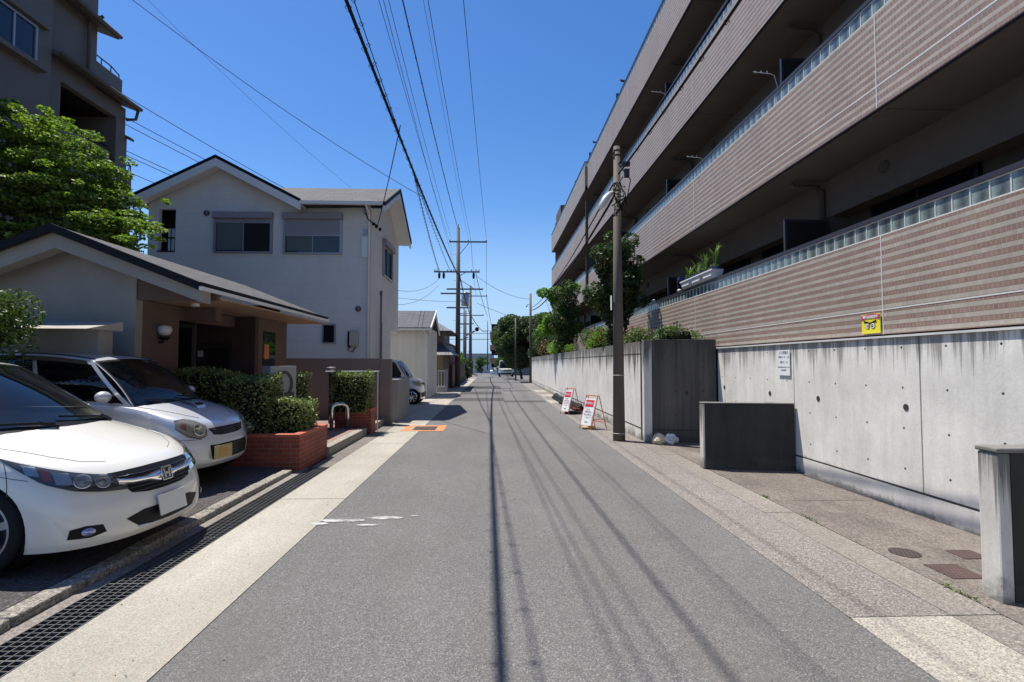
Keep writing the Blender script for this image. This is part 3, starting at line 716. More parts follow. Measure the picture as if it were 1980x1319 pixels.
# small columnar plants
for (x,y,z,h,l) in ((4.1,11.6,2.0,.62,'thin dark columnar conifer taller of the pair by the tile wall'),(3.9,12.0,2.0,.38,'short dark columnar conifer beside the taller one')):
    t=thing('columnar_conifer',l,'shrub',(x,y,z),'small conifers on the wall')
    b=MB()
    for dx in (-.06,0,.07):
        hh=h*rng.uniform(.7,1.0)
        for i in range(260):
            q=rng.random(); a=rng.random()*6.28; rr=.035*(1-q*.6); leaf(b,(x+dx+math.cos(a)*rr,y+math.sin(a)*rr,z+q*hh),.014,rng)
    b.build('foliage',M['tree_dark'],t); MB().tube([(x,y,z-.05),(x,y,z+h*.6)],.008,6).build('stem',M['bark'],t)
# trees
def tree(name,label,base,trunk,clumps,n,size,mat,group=None,tr=.07,flat=.15,asp=.55,branch=True):
    t=thing(name,label,'tree',base,group)
    b=MB(); b.tube(trunk,[tr*(1-.6*i/(len(trunk)-1)) for i in range(len(trunk))],8)
    if branch:
        for (c,r) in clumps[::(9 if len(clumps)>100 else 1)]:
            j=rng.randrange(1,len(trunk)); p=Vector(trunk[j]); q=Vector(c); mid=(p+q)/2+Vector((rng.gauss(0,.08),rng.gauss(0,.08),-.05))
            b.tube([p,mid,q],[tr*.24,tr*.15,tr*.06],6)
    b.build('trunk',M['bark'],t,smooth=True)
    b=MB(); tot=sum(r[0]*r[1]+r[0]*r[2]+r[1]*r[2] for c,r in clumps)
    for (c,r) in clumps: blob(b,c,r,int(n*(r[0]*r[1]+r[0]*r[2]+r[1]*r[2])/tot),size,rng,flat,asp)
    b.build('crown',mat,t)
    return t
def cl(cx,cy,cz,rx,ry,rz,n,s):
    out=[]
    for i in range(n):
        while True:
            d=Vector((rng.uniform(-1,1),rng.uniform(-1,1),rng.uniform(-1,1)))
            if d.length<1: break
        k=rng.uniform(.6,1.3)*s; out.append(((cx+d.x*rx,cy+d.y*ry,cz+d.z*rz),(k,k,k*.75)))
    return out
tree('dense_tree','dense dark leaved tree directly behind the near right utility pole',(3.85,15.0,1.95),[(3.85,15,1.95),(3.82,15,2.6),(3.85,15.1,3.4),(3.8,15,4.6)],
     cl(3.46,15,4.05,.66,.5,1.15,48,.32)+cl(3.5,14.8,2.95,.35,.35,.25,6,.24)+[((3.3,14.8,4.5),(.28,.25,.2)),((3.95,14.9,5.1),(.25,.25,.25)),((3.45,15,5.2),(.25,.25,.25)),((4.2,14.8,3.4),(.25,.25,.25))],13000,.055,M['tree_dark'],tr=.055)
tree('columnar_tree','tall narrow tree of dark needles and bright green top over the wall',(3.4,23.5,1.95),[(3.4,23.5,1.95),(3.38,23.5,3.2),(3.4,23.4,4.9)],
     cl(3.25,23.5,3.75,.55,.5,1.6,40,.36),7000,.06,M['tree_dark'],tr=.07)
tree('bright_tree','bright green leafy tree behind the narrow dark tree',(3.3,26,1.95),[(3.3,26,1.95),(3.3,26,3.2),(3.25,26,5.0)],
     cl(3.35,25.8,4.7,.6,.6,.6,9,.36)+cl(2.85,26,3.6,.4,.5,.9,8,.38)+[((2.45,25.5,5.0),(.35,.3,.25)),((3.9,25.6,5.3),(.4,.4,.25))],4500,.085,M['tree_bright'],tr=.07)
tree('garden_tree','green spreading tree filling the gap behind the far wall end and its slim pole',(3.75,35.5,1.95),[(3.75,35.5,1.9),(3.7,35.5,2.8),(3.7,35.5,4.2)],
     cl(3.75,36,3.6,.55,1.8,1.5,30,.5),10000,.075,M['tree_mid'],tr=.09)
GT='big trees beyond the retaining wall'
tree('large_tree','big round dark green tree leaning over the far end of the road',(4.6,55,0),[(4.6,55,-.3),(4.4,55,2),(4.0,54.5,4.5),(3.4,54,6)],
     cl(2.85,54,4.1,2.55,2.5,2.5,95,.8),42000,.11,M['tree_far'],GT,tr=.2)
tree('large_tree','taller mid green tree behind the far lamp pole on the right',(6.3,50,0),[(6.3,50,-.3),(6.2,50,2),(6.1,50,5)],
     cl(5.9,49.5,4.4,1.7,2.2,2.5,44,.85),20000,.11,M['tree_far'],GT,tr=.2)
tree('large_tree','tree closing the gap between the far wall end and the block',(4.9,44.5,0),[(4.9,44.5,-.3),(4.8,44.5,2),(4.8,44.5,5)],
     cl(4.5,44.5,3.4,1.05,1.8,2.4,36,.65),15000,.09,M['tree_far'],GT,tr=.16)
tree('large_tree','lower shaded tree mass left of the big round tree',(3.4,62,0),[(3.4,62,-.3),(3.0,62,2),(2.8,62,4)],
     cl(2.9,62,2.9,1.9,1.5,1.9,30,.9),14000,.12,M['tree_far'],GT,tr=.16)

# ================================================================ UTILITY POLES AND CABLES
def insul(b,p): b.lathe([(0,0),(.05,0),(.035,.04),(.05,.06),(.03,.1),(.02,.14),(0,.14)],p,2,8)
def pole(name,label,x,y,h,r0,r1,arms=(),group='utility poles along the road',mat='pole',steps=False,lean=0):
    t=thing(name,label,'utility pole',(x,y,0),group)
    MB().tube([(x,y,-.1),(x+lean,y,h)],[r0,r1],16).build('shaft',M[mat],t,smooth=True)
    for (z,xa,xb,ni) in arms:
        a=MB().box(x+xa,x+xb,y-r0*.9-.06,y-r0*.9,z-.05,z+.05).build('crossarm',M['metal_grey'],t)
        if ni:
            b=MB()
            for i in range(ni):
                q=x+xa+.06+(xb-xa-.12)*i/max(1,ni-1); insul(b,(q,y-r0*.9-.03,z+.05))
            b.build('insulator',M['ins'],a,smooth=True)
    if steps:
        z=2.2; s=1
        while z<h-.6:
            MB().tube([(x+s*(r0*.7),y,z),(x+s*(r0*.7+.22),y,z)],.012,5).build('step_bolt',M['galv'],t); z+=.45; s=-s
    return t
PX,PY=-2.35,35.5
P1=pole('utility_pole','tall main utility pole with several crossarms left of the road',PX,PY,10.75,.19,.11,
    [(9.75,-.6,1.95,3),(6.55,-.75,1.7,0),(6.25,-1.15,.85,0),(5.3,-.75,.75,0)],steps=True)
b=MB().box(PX-1.6,PX+1.45,PY-.25,PY-.18,7.66,7.76); b.build('crossarm',M['metal_grey'],P1)
for x in (-1.25,-.95,1.05):
    MB().lathe([(0,-.38),(.07,-.35),(.09,-.1),(.06,0),(.03,.08),(0,.1)],(PX+x,PY-.2,7.62),2,12).build('cable_closure',M['black'],P1,smooth=True)
b=MB()
for x in (-1.55,-1.4,-.7,-.45,-.3,.9,1.2,1.4): insul(b,(PX+x,PY-.22,7.76))
b.build('insulator',M['ins'],P1)
MB().tube([(PX+.05,PY-.2,7.4),(PX+.55,PY-.2,7.7)],.025,6).tube([(PX+.1,PY-.2,8.9),(PX+.75,PY-.2,9.7)],.02,6).tube([(PX+.1,PY-.2,5.9),(PX+.85,PY-.2,5.3)],.02,6).tube([(PX+.1,PY-.2,7.2),(PX+1.2,PY-.2,6.5)],.02,6).build('brace',M['metal_grey'],P1)
MB().tube([(PX,PY,10.6),(PX,PY,11.0)],.04,8).build('pole_top',M['ins'],P1)
b=MB().tube([(PX+.2,PY,3.15),(PX+.7,PY-.6,3.3)],.03,6).obox((PX+.85,PY-.75,3.55),(.28,-.3,.12),(.06,.055,0),(0,0,.035)); b.build('street_light',M['alu'],P1)
P2=pole('utility_pole','second utility pole carrying a grey transformer',-2.55,60,10.4,.2,.12,[(9.2,-.5,1.9,2),(7.0,-1.3,1.5,3),(2.9,-.2,.2,0)])
MB().lathe([(0,-.75),(.42,-.75),(.45,-.6),(.45,.65),(.38,.78),(0,.8)],(-3.15,59.6,8.8),2,18).build('transformer',M['alu'],P2,smooth=True)
MB().lathe([(0,-.25),(.15,-.22),(.25,0),(.15,.22),(0,.25)],(-1.8,59.6,5.4),2,12).build('cable_closure',M['black'],P2,smooth=True)
pole('utility_pole','thin far pole just left of the transformer pole',-3.4,66,8.2,.12,.09,[(6.5,-.9,1.0,3)])
pole('utility_pole','more distant short pole with two crossarms left of the road end',-5.2,95,11.5,.17,.12,[(10.5,-1.2,1.2,3),(8.5,-1.2,1.2,0)])
pole('utility_pole','farthest thin pole near the end of the road',-1.3,130,12,.16,.1,[(9.5,-1.5,1.5,3)])
pole('utility_pole','very slim grey pole by the distant red apartment block',3.2,90,9.5,.1,.08,())
pole('utility_pole','far pole beside the dark tiled house roof',-8.6,60,7.0,.12,.1,[(6.5,-.9,.9,3),(5.6,-.8,.8,0)])
P3=pole('utility_pole','near right pole in brown concrete carrying a street lamp and cables',2.60,10.85,6.15,.128,.068,())
for z in (5.2,5.35,5.95,6.05): MB().lathe([(.07,-.02),(.086,-.02),(.086,.02),(.07,.02)],(2.6,10.85,z),2,16).build('pole_band',M['poled'],P3)
for z in (1.35,.16): MB().lathe([(.135,-.006),(.139,0),(.135,.006)],(2.6,10.85,z),2,16).build('pole_band',M['cap_white'],P3)
b=MB()
for i in range(9):
    z0=4.75+rng.random()*.6; 
    pts=[(2.6+rng.uniform(-.16,.16),10.74+rng.uniform(-.1,.05),z0+rng.uniform(-.25,.25)) for _ in range(5)]; b.tube(pts,.012,6)
b.tube([(2.62,10.7,5.7),(2.85,10.7,5.4),(2.78,10.7,5.05),(2.6,10.7,4.95)],.012,6)
b.build('wire_loops',M['cable'],P3)
b=MB().box(2.72,2.82,10.66,10.74,5.45,5.62).box(2.68,2.84,10.68,10.78,5.7,5.78); b.build('junction_box',M['metal_dark'],P3)
b=MB(); b.tube([(2.50,10.75,5.16),(2.42,10.7,5.1),(2.32,10.66,4.98),(2.24,10.62,4.84),(2.19,10.6,4.74)],[.025,.055,.075,.065,.02],14); b.build('lamp_head',M['globe'],P3,smooth=True)
MB().tube([(2.58,10.83,5.1),(2.5,10.78,5.17)],.022,8).build('lamp_arm',M['galv'],P3)
MB().box(2.455,2.463,10.80,10.9,2.7,3.0).build('pole_tag',M['sign_white'],P3)
P4=pole('utility_pole','slim dark pole in front of the big trees on the right',3.0,41.9,7.15,.11,.085,(),mat='poled')
MB().tube([(3.0,41.9,6.2),(2.75,41.7,6.25),(2.7,41.7,6.1)],.02,6).lathe([(0,-.06),(.06,-.04),(.06,.04),(0,.06)],(2.68,41.7,6.1),2,8).build('cable_closure',M['black'],P4)
pole('lamp_post','thin brown post standing in front of the dark trees',2.05,47.5,5.7,.075,.06,(),group='thin posts',mat='poled')
pole('lamp_post','slender grey post near the distant apartment block',.75,75,6.5,.07,.06,(),group='thin posts',mat='poled')
def cable(label,a,bp,sag,r,mat='cable',hang=0,n=26,loop=.05):
    a,bp=Vector(a),Vector(bp); pts=[]
    for i in range(n+1):
        t=i/n; p=a.lerp(bp,t); p.z-=sag*4*t*(1-t); pts.append(p)
    b=MB().tube(pts,r,6)
    if hang:
        d=(bp-a).length; k=int(d/hang)
        for i in range(1,k):
            t=i/k; p=a.lerp(bp,t); p.z-=sag*4*t*(1-t)
            b.tube([p+Vector((0,0,r)),p+Vector((loop*.8,0,-loop*.4)),p+Vector((0,.02,-loop*1.3)),p+Vector((-loop*.8,0,-loop*.4)),p+Vector((0,0,r))],.007,5)
    o=b.build('cable',M[mat],smooth=True); tag(o,label,'cable','overhead cables'); return o
E='overhead cables'
cable('thick black bundled cable nearest the white house running to the main pole',(PX-.02,PY,7.55),(PX-.05,-3,8.0),.45,.033,hang=.55,loop=.07)
cable('black cable with hanger loops just right of the thick bundle',(PX-.5,PY,7.75),(-2.25,-3,8.65),.5,.010,hang=.6,loop=.05)
cable('thin cable with spiral hangers sloping left of the pole crossarm',(PX-1.2,PY,7.6),(-2.42,16,7.36),.2,.016,'cableg',hang=.45,loop=.06)
cable('leftmost of the two thin wires running close together to the upper pole',(PX-.35,PY-.1,9.1),(PX+.25,-3,9.3),.35,.007,'cableg')
cable('right hand one of the two thin wires running close together',(PX-.2,PY-.1,8.1),(PX+.55,-3,9.0),.4,.007,'cableg')
cable('high thick twisted wire reaching the very top of the main pole',(PX,PY,10.6),(-1.95,-3,10.5),.55,.016,hang=1.3,loop=.03)
cable('second wire beside the thick twisted wire to the pole top',(PX-.45,PY-.15,9.95),(-2.02,-3,10.15),.5,.007)
cable('power wire ending at the middle insulator of the top crossarm',(PX+.85,PY-.2,9.95),(-1.40,-3,10.1),.5,.008)
cable('thin wire right beside the middle power wire',(PX+.7,PY-.2,9.9),(-1.5,-3,10.2),.45,.005,'cableg')
cable('rightmost power wire ending at the right tip of the top crossarm',(PX+1.9,PY-.2,9.95),(-.8,-3,10.3),.5,.008)
# spans from the main pole onward
cable('power wire from the top crossarm to the transformer pole right side',(PX+1.9,PY-.2,9.95),(-.75,60,9.3),.4,.012)
cable('middle power wire between the main pole and the transformer pole',(PX+.85,PY-.2,9.95),(-1.9,60,9.3),.5,.012)
cable('thick communication cable between the main pole and the transformer pole',(PX+.1,PY,7.5),(-2.5,60,7.0),.4,.04)
cable('cable from the right side of the lower crossarm onward down the road',(PX+1.2,PY-.2,7.6),(-.6,60,6.9),.3,.02)
cable('far cable beyond the transformer pole sagging to the farthest pole',(-2.5,60,7.0),(-1.3,130,9.4),.8,.05)
cable('far power wire beyond the transformer pole',(-.75,60,9.3),(.1,130,9.6),.8,.03)
cable('service wire from the main pole to the slim dark pole on the right',(PX+1.3,PY-.2,7.4),(3.0,41.9,6.7),.35,.012)
cable('second service wire from the main pole toward the right trees',(PX+1.3,PY-.2,5.6),(5.5,47,5.0),.3,.012)
cable('upper service wire from the main pole to the white house',(PX-1.3,PY-.2,7.2),(-3.93,21.85,4.6),.3,.01,'cableg')
cable('lower service wire from the main pole to the white house',(PX-1.3,PY-.2,6.8),(-3.93,21.85,4.0),.3,.01,'cableg')
cable('service wire from the bundle down to the white house corner insulators',(-2.4,13.5,7.75),(-3.75,17.1,6.05),.1,.013)
cable('long wire crossing the sky from upper left to the thick bundle',(-2.42,18,7.3),(-12.6,10.5,13.2),.5,.008)
for i,(za,zb_,l) in enumerate(((11.0,9.2,'highest thin wire descending behind the white house gable'),(10.2,8.9,'upper of the paired wires between the left block and the gable'),(9.95,8.75,'lower of the paired wires between the left block and the gable'),
      (9.0,8.2,'third wire from the left block passing behind the gable'),(8.85,8.05,'wire just under the third wire from the left block'),(8.3,7.6,'lowest wire leaving the left apartment block'))):
    cable(l,(-13.5,16.9,za+.2),(-7.0,24.5+i*.3,zb_-.9),.15,.011)
cable('faint thin wire high above the white house roof',(-11.5,14,13.6),(-6.0,24.0,9.2),.3,.005,'cableg')
cable('black facade cable from the right pole top toward the camera',(2.62,10.85,5.75),(2.95,-4,6.55),.25,.016)
cable('second black facade cable just under the first on the right',(2.62,10.85,5.55),(2.93,-4,6.45),.28,.02,hang=.7,loop=.04)
cable('upper cable from the right pole to the slim dark pole',(2.6,10.85,5.5),(3.0,41.9,6.0),.55,.018)
cable('lower cable from the right pole to the slim dark pole',(2.6,10.85,5.2),(3.0,41.9,5.8),.6,.03)
cable('horizontal wire crossing over the far road end',(-9,62,5.3),(6,62,5.2),.2,.03)
cable('lower horizontal wire crossing over the far road end',(-9,63,4.5),(6,63,4.55),.1,.035)
cable('pair mate wire crossing left of the main pole',(-14,50,8.6),(-2.5,60,8.6),.4,.02,'cableg')

# ================================================================ GATEHOUSE (LOW GABLED HUT)
HUT=thing('entrance_hut','low gabled entrance hut with slate roof and brown walls behind the cars','hut',(-6,9.5,0))
RX,RZ=-5.93,3.46; EX,EZ=-3.95,2.68; YA,YB=7.25,12.7
def zr(x): return RZ-abs(x-RX)*(RZ-EZ)/(EX-RX)
LX=RX-2.4
# gable wall
MB().prism([(-8.2,-.1),(-5.1,-.1),(-5.1,zr(-5.1)-.17),(RX,RZ-.17),(-8.2,zr(-8.2)-.17)],1,7.7,7.85).build('gable_wall',M['stucco'],HUT)
MB().prism([(-8.2,zr(-8.2)-.30),(RX,RZ-.30),(EX+.0,EZ-.26),(EX+.0,EZ-.085),(RX,RZ-.085),(-8.2,zr(-8.2)-.085)],1,7.30,7.5).build('barge_board',M['stucco'],HUT)
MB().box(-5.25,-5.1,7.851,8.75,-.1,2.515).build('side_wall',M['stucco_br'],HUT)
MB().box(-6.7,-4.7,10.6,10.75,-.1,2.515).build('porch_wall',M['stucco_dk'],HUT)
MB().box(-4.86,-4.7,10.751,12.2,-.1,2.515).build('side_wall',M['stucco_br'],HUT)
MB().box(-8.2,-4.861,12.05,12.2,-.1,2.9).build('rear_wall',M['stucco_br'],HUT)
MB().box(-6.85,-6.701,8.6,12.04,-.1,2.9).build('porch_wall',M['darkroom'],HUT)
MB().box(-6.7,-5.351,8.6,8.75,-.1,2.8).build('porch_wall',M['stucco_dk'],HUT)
MB().box(-5.2,-4.6,8.9,9.1,2.30,2.515).box(-5.25,-5.1,8.751,10.599,2.3,2.51).build('lintel',M['stucco_br'],HUT)
# boarded eave soffit
MB().box(-5.09,EX-.01,7.79,YB-.02,2.52,2.545).build('soffit',M['wood'],HUT)
MB().prism([(-5.08,2.50),(EX-.02,2.50),(EX-.02,EZ-.10),(-5.08,zr(-5.08)-.14)],1,7.71,7.78).build('eave_closure',M['stucco_br'],HUT)
MB().prism([(LX,zr(LX)-.08),(RX,RZ-.08),(EX,EZ-.08),(EX,EZ),(RX,RZ),(LX,zr(LX))],1,YA,YB).build('roof',M['slate'],HUT)
MB().prism([(LX,zr(LX)-.10),(RX,RZ-.10),(EX+.0,EZ-.10),(EX+.0,EZ+.012),(RX,RZ+.015),(LX,zr(LX)+.012)],1,YA-.05,YA-.002).build('ridge_trim',M['ridge'],HUT)
MB().box(EX+.002,EX+.05,YA-.05,YB,EZ-.10,EZ-.05).build('gutter',M['trim'],HUT)
MB().box(EX+.003,EX+.03,YA-.05,YB,EZ-.03,EZ+.01).build('eave_trim',M['ridge'],HUT)
# doors
d=MB().box(-6.27,-5.90,10.57,10.599,.05,2.25).build('door',M['winglass'],HUT)
MB().box(-6.33,-6.27,10.55,10.6,.0,2.3).box(-5.90,-5.84,10.55,10.6,.0,2.3).box(-6.33,-5.84,10.55,10.6,2.3,2.36).build('door_frame',M['alu'],d)
d=MB().box(-5.6,-5.2,10.57,10.599,.05,1.9).build('door',M['darkroom'],HUT)
MB().box(-5.2,-5.15,10.55,10.6,.0,1.95).box(-5.62,-5.15,10.55,10.6,1.95,2.0).build('door_frame',M['metal_dark'],d)
MB().box(-5.80,-5.70,10.588,10.599,1.72,1.84).build('notice',M['sign_white'],HUT)
wn=MB().box(-4.699,-4.69,10.95,11.55,1.0,2.25).build('window',M['winglass'],HUT)
MB().box(-4.689,-4.683,11.0,11.22,1.68,1.98).build('notice',M['note_orange'],wn)
L0=MB().lathe([(0,-.08),(.07,-.07),(.10,0),(.09,.06),(.0,.08)],(-5.02,8.25,2.10),2,16).build('wall_lamp',M['globe'],HUT,smooth=True)
MB().tube([(-5.2,8.25,1.9),(-5.05,8.25,1.92),(-5.02,8.25,2.0)],.02,6).lathe([(.05,0),(.08,.05)],(-5.02,8.25,1.95),2,12).build('lamp_bracket',M['black'],L0)
MB().lathe([(0,0),(.06,0),(.06,.05),(0,.05)],(-4.6,8.3,2.47),2,12).build('ceiling_lamp',M['globe'],HUT)
# low wall with sloped coping
LW=thing('low_stucco_wall','short grey stucco wall with a sunlit sloping cap before the hut gable','low wall',(-5.6,6.95,0))
MB().box(-7.6,-5.02,6.9,7.15,-.1,2.02).build('wall',M['stucco'],LW)
MB().prism([(6.62,2.022),(7.25,2.022),(7.25,2.15)],0,-7.6,-4.96).build('coping',pm('pale_stucco_cap',(.42,.38,.34),.9,bs=.5,bsc=120),LW)

# ================================================================ WHITE HOUSE
WH=thing('white_house','two storey white sided house with grey slate roofs and shuttered windows','house',(-7.5,19,0))
FY=17.0; XL,XR=-10.95,-3.92
slotx=(-10.62,-10.1); 
# front wall pieces around the recess
def wz(x): return 6.62 if x>-6.1 else 8.0-.52*abs(x+8.64)-.12
MB().prism([(-10.95,-.1),(XR,-.1),(XR,5.16),(-10.95,5.16)],1,FY,FY+.15).build('front_wall',M['house'],WH)
MB().prism([(-10.95,5.161),(slotx[0],5.161),(slotx[0],wz(slotx[0])),(-10.95,wz(-10.95))],1,FY,FY+.15).build('front_wall',M['house'],WH)
MB().prism([(slotx[1],5.161),(XR,5.161),(XR,6.62),(-6.1,6.56),(-8.64,7.9),(slotx[1],wz(slotx[1]))],1,FY,FY+.15).build('front_wall',M['house'],WH)
MB().prism([(slotx[0],6.5),(slotx[1],6.5),(slotx[1],wz(slotx[1])),(slotx[0],wz(slotx[0]))],1,FY+.001,FY+.15).build('front_wall',M['house'],WH)
MB().box(-10.79,slotx[1]+.3,FY+.5,FY+.6,5,6.7).box(-10.79,-10.77,FY+.151,FY+.5,5.05,6.7).box(-10.76,slotx[1]+.3,FY+.151,FY+.49,5.05,5.15).build('recess_wall',M['darkroom'],WH)  # recess shade put into a near-black wall colour
MB().box(-10.50,-10.30,FY+.30,FY+.32,5.2,5.95).build('laundry_panel',M['trim'],WH)
MB().box(-10.52,-10.2,FY+.27,FY+.29,5.62,5.66).box(-10.41,-10.39,FY+.27,FY+.29,5.2,6.05).build('laundry_rail',M['black'],WH)
MB().box(slotx[0]-.02,slotx[1]+.0,FY-.03,FY+.15,5.12,5.16).build('sill',M['metal_dark'],WH)
MB().box(XR-.15,XR,FY+.151,21.9,2.9,6.6).box(XR-.15,XR,FY+.151,20.3,-.1,2.9).build('side_wall',M['house'],WH)
MB().prism([(16.7,6.6),(21.9,6.6),(19.2,7.9)],0,XR-.15,XR).build('side_gable',M['house'],WH)
MB().box(-10.95,XR-.16,20.2,20.3,-.1,3).box(-10.95,XR-.16,21.8,21.9,2.9,6.6).box(-10.95,-10.8,FY+.16,21.8,-.1,6.5).build('rear_wall',M['house'],WH)
MB().box(-10.9,XR-.01,20.3,21.9,2.82,2.9).build('overhang_soffit',M['trim'],WH)
# left front gable roof
def groof(mb,y0,y1,t0,t1):
    pts=[(-11.3,6.72),(-8.63,8.06),(-6.0,6.70)]
    mb.prism([(p[0],p[1]+t0) for p in pts]+[(p[0],p[1]+t1) for p in pts[::-1]],1,y0,y1)
    return mb
gr=groof(MB(),16.5,19.4,-.10,0).build('roof',M['slate'],WH)
groof(MB(),16.46,16.499,-.08,.02).build('roof_trim',M['ridge'],gr)
groof(MB(),16.47,16.52,-.34,-.085).build('barge_board',M['trim'],gr)
groof(MB(),16.53,17.0,-.20,-.12).build('soffit',M['trim'],gr)
# main roof, ridge parallel to the front
mr=MB().add([(-6.02,16.5,6.66),(-3.42,16.5,6.66),(-3.42,19.2,7.96),(-8.5,19.2,7.96),(-3.42,21.8,6.62),(-8.5,21.8,6.62),(-6.02,16.5,6.57),(-3.42,16.5,6.57),(-3.42,19.2,7.85),(-8.5,19.2,7.85),(-3.42,21.8,6.52),(-8.5,21.8,6.52)],[(0,1,2,3),(3,2,4,5),(6,9,8,7),(9,11,10,8),(0,6,7,1),(1,7,8,2),(2,8,10,4),(5,4,10,11),(0,3,9,6),(3,5,11,9)]).build('roof',M['slateY'],WH)
MB().prism([(16.46,6.52),(19.2,7.80),(21.84,6.48),(21.84,6.33),(19.2,7.62),(16.46,6.33)],0,-3.46,-3.40).build('barge_board',M['trim'],mr)
MB().prism([(16.48,6.665),(19.2,7.98),(21.85,6.64),(21.85,6.525),(19.2,7.84),(16.48,6.53)],0,-3.418,-3.37).build('roof_trim',M['ridge'],mr)
MB().prism([(16.7,6.5),(19.2,7.72),(21.7,6.45),(21.7,6.42),(19.2,7.68),(16.7,6.46)],0,-3.915,-3.47).build('soffit',M['trim'],mr)
MB().box(-6.0,-3.45,16.38,16.49,6.54,6.64).build('gutter',M['trim'],mr)
MB().tube([(-3.98,16.44,6.56),(-3.98,16.85,6.40),(-3.98,16.92,6.3),(-3.98,16.92,.1)],.038,8).build('downpipe',M['trim'],WH,smooth=True)
def shutter_window(x0,x1,z0,z1,drop):
    wd=MB().box(x0+.08,x1-.08,FY-.02,FY-.002,z0+.06,z1-.2).build('window',M['winglass'],WH)
    MB().box(x0+.1,(x0+x1)/2-.01,FY-.024,FY-.021,z0+.1,z1-.22-drop).build('curtain',M['curtain'],wd)
    b=MB(); b.box(x0,x0+.07,FY-.075,FY,z0,z1-.2); b.box(x1-.07,x1,FY-.075,FY,z0,z1-.2); b.box(x0+.07,x1-.07,FY-.07,FY,z0,z0+.05)
    b.box((x0+x1)/2-.015,(x0+x1)/2+.015,FY-.045,FY-.025,z0+.05,z1-.2)
    b.box(x0+.07,x1-.07,FY-.05,FY-.03,z1-.24-drop,z1-.2-drop)
    b.build('window_frame',M['alu'],wd)
    MB().box(x0-.02,x1+.02,FY-.16,FY,z1-.2,z1).build('shutter_box',M['mauve'],wd,bev=.012)
    if drop:
        b=MB(); z=z1-.2
        b.box(x0+.07,x1-.07,FY-.049,FY-.03,z1-.2-drop,z1-.2)
        while z>z1-.2-drop: b.box(x0+.07,x1-.07,FY-.052,FY-.049,z-.05,z-.001); z-=.056
        b.build('shutter',M['mauve'],wd)
shutter_window(-8.88,-7.04,5.10,6.40,.10); shutter_window(-6.70,-4.84,5.08,6.40,.50)
wd=MB().box(-5.39,-5.05,FY-.012,FY-.002,2.26,2.80).build('window',M['winglass'],WH)
MB().box(-5.43,-5.39,FY-.06,FY,2.22,2.84).box(-5.05,-5.01,FY-.06,FY,2.22,2.84).box(-5.39,-5.05,FY-.06,FY,2.80,2.84).box(-5.39,-5.05,FY-.06,FY,2.22,2.26).build('window_frame',M['alu'],wd)
for x,z in ((-9.13,6.38),(-4.31,3.33)): MB().lathe([(0,-.09),(.05,-.085),(.09,-.04),(.095,0)],(x,FY,z),1,16).build('vent_hood',M['metal_grey'],WH,smooth=True)
MB().box(-4.23,-3.99,16.93,16.99,4.98,5.66).build('antenna_box',M['trim'],WH,bev=.02)
MB().box(-4.16,-4.06,16.94,16.99,5.72,5.9).box(-4.16,-4.04,16.92,16.99,6.42,6.55).build('junction_box',M['alu'],WH)
MB().tube([(-4.1,16.93,6.42),(-4.0,16.88,6.2),(-3.85,16.86,6.08),(-3.72,16.95,6.02)],.018,6).build('service_cable',M['cable'],WH)
b=MB()
for x,y,z in ((-3.78,17.1,6.02),(-3.72,17.35,6.0),(-3.85,17.0,6.08)): b.lathe([(0,-.06),(.05,-.04),(.05,.04),(0,.06)],(x,y,z),2,10)
b.build('service_insulator',M['cable'],WH)
b=MB().box(-4.55,-4.27,16.86,16.99,2.15,2.62); mt=b.build('meter_box',pm('cream_meter_box',(.50,.45,.36),.6),WH,bev=.02)
MB().box(-4.62,-4.56,16.93,16.99,2.1,2.6).tube([(-4.5,16.9,2.15),(-4.6,16.9,2.0),(-4.45,16.9,1.95),(-4.35,16.9,2.12)],.02,6).build('meter_cable',M['black'],mt)
# side window
wd=MB().box(XR+.002,XR+.012,18.75,20.3,4.75,5.75).build('window',M['deepglass'],WH)
MB().box(XR,XR+.07,18.7,18.76,4.7,5.8).box(XR,XR+.07,20.3,20.36,4.7,5.8).box(XR,XR+.07,18.76,20.3,4.7,4.75).box(XR,XR+.04,19.5,19.54,4.75,5.75).build('window_frame',M['alu'],wd)
MB().box(XR,XR+.16,18.66,20.4,5.8,6.0).build('shutter_box',M['mauve'],wd)
MB().tube([(-3.8,18.0,1.0),(-3.8,18.0,3.9)],.035,8).tube([(-3.8,18.0,3.9),(-3.8,18.0,4.05)],.05,8).tube([(-3.83,18.3,1.0),(-3.83,18.3,3.0)],.02,6).build('side_pipe',M['beige'],WH,smooth=True)

# beige boundary wall
BW=thing('beige_boundary_wall','beige rendered boundary wall ending in a pillar before the white house','boundary wall',(-3.5,13.9,0))
MB().box(-8,-2.93,13.9,14.05,-.1,1.72).build('wall',M['beige'],BW)
MB().box(-2.925,-2.66,13.86,14.10,.22,1.70).build('pillar',M['beige'],BW)
MB().box(-2.94,-2.64,13.84,14.12,-.1,.215).build('pillar_base',M['aggregate2'],BW)
BW2=thing('grey_utility_box','plain grey panel wall right behind the beige pillar','panel wall',(-2.6,14.6,0))
MB().box(-2.90,-2.58,14.5,16.5,.0,1.15).build('panel',pm('panel_grey',(.28,.28,.27),.7),BW2)
# entrance platform
PL=struct('entrance_platform',MB().box(-5.2,-3.0,9.4,13.85,-.05,.148),M['pavers'])
struct('platform_kerb',MB().box(-2.998,-2.82,9.3,12.0,-.1,.15).box(-2.998,-2.82,12.55,13.84,-.1,.15),M['plat'],bev=.01)
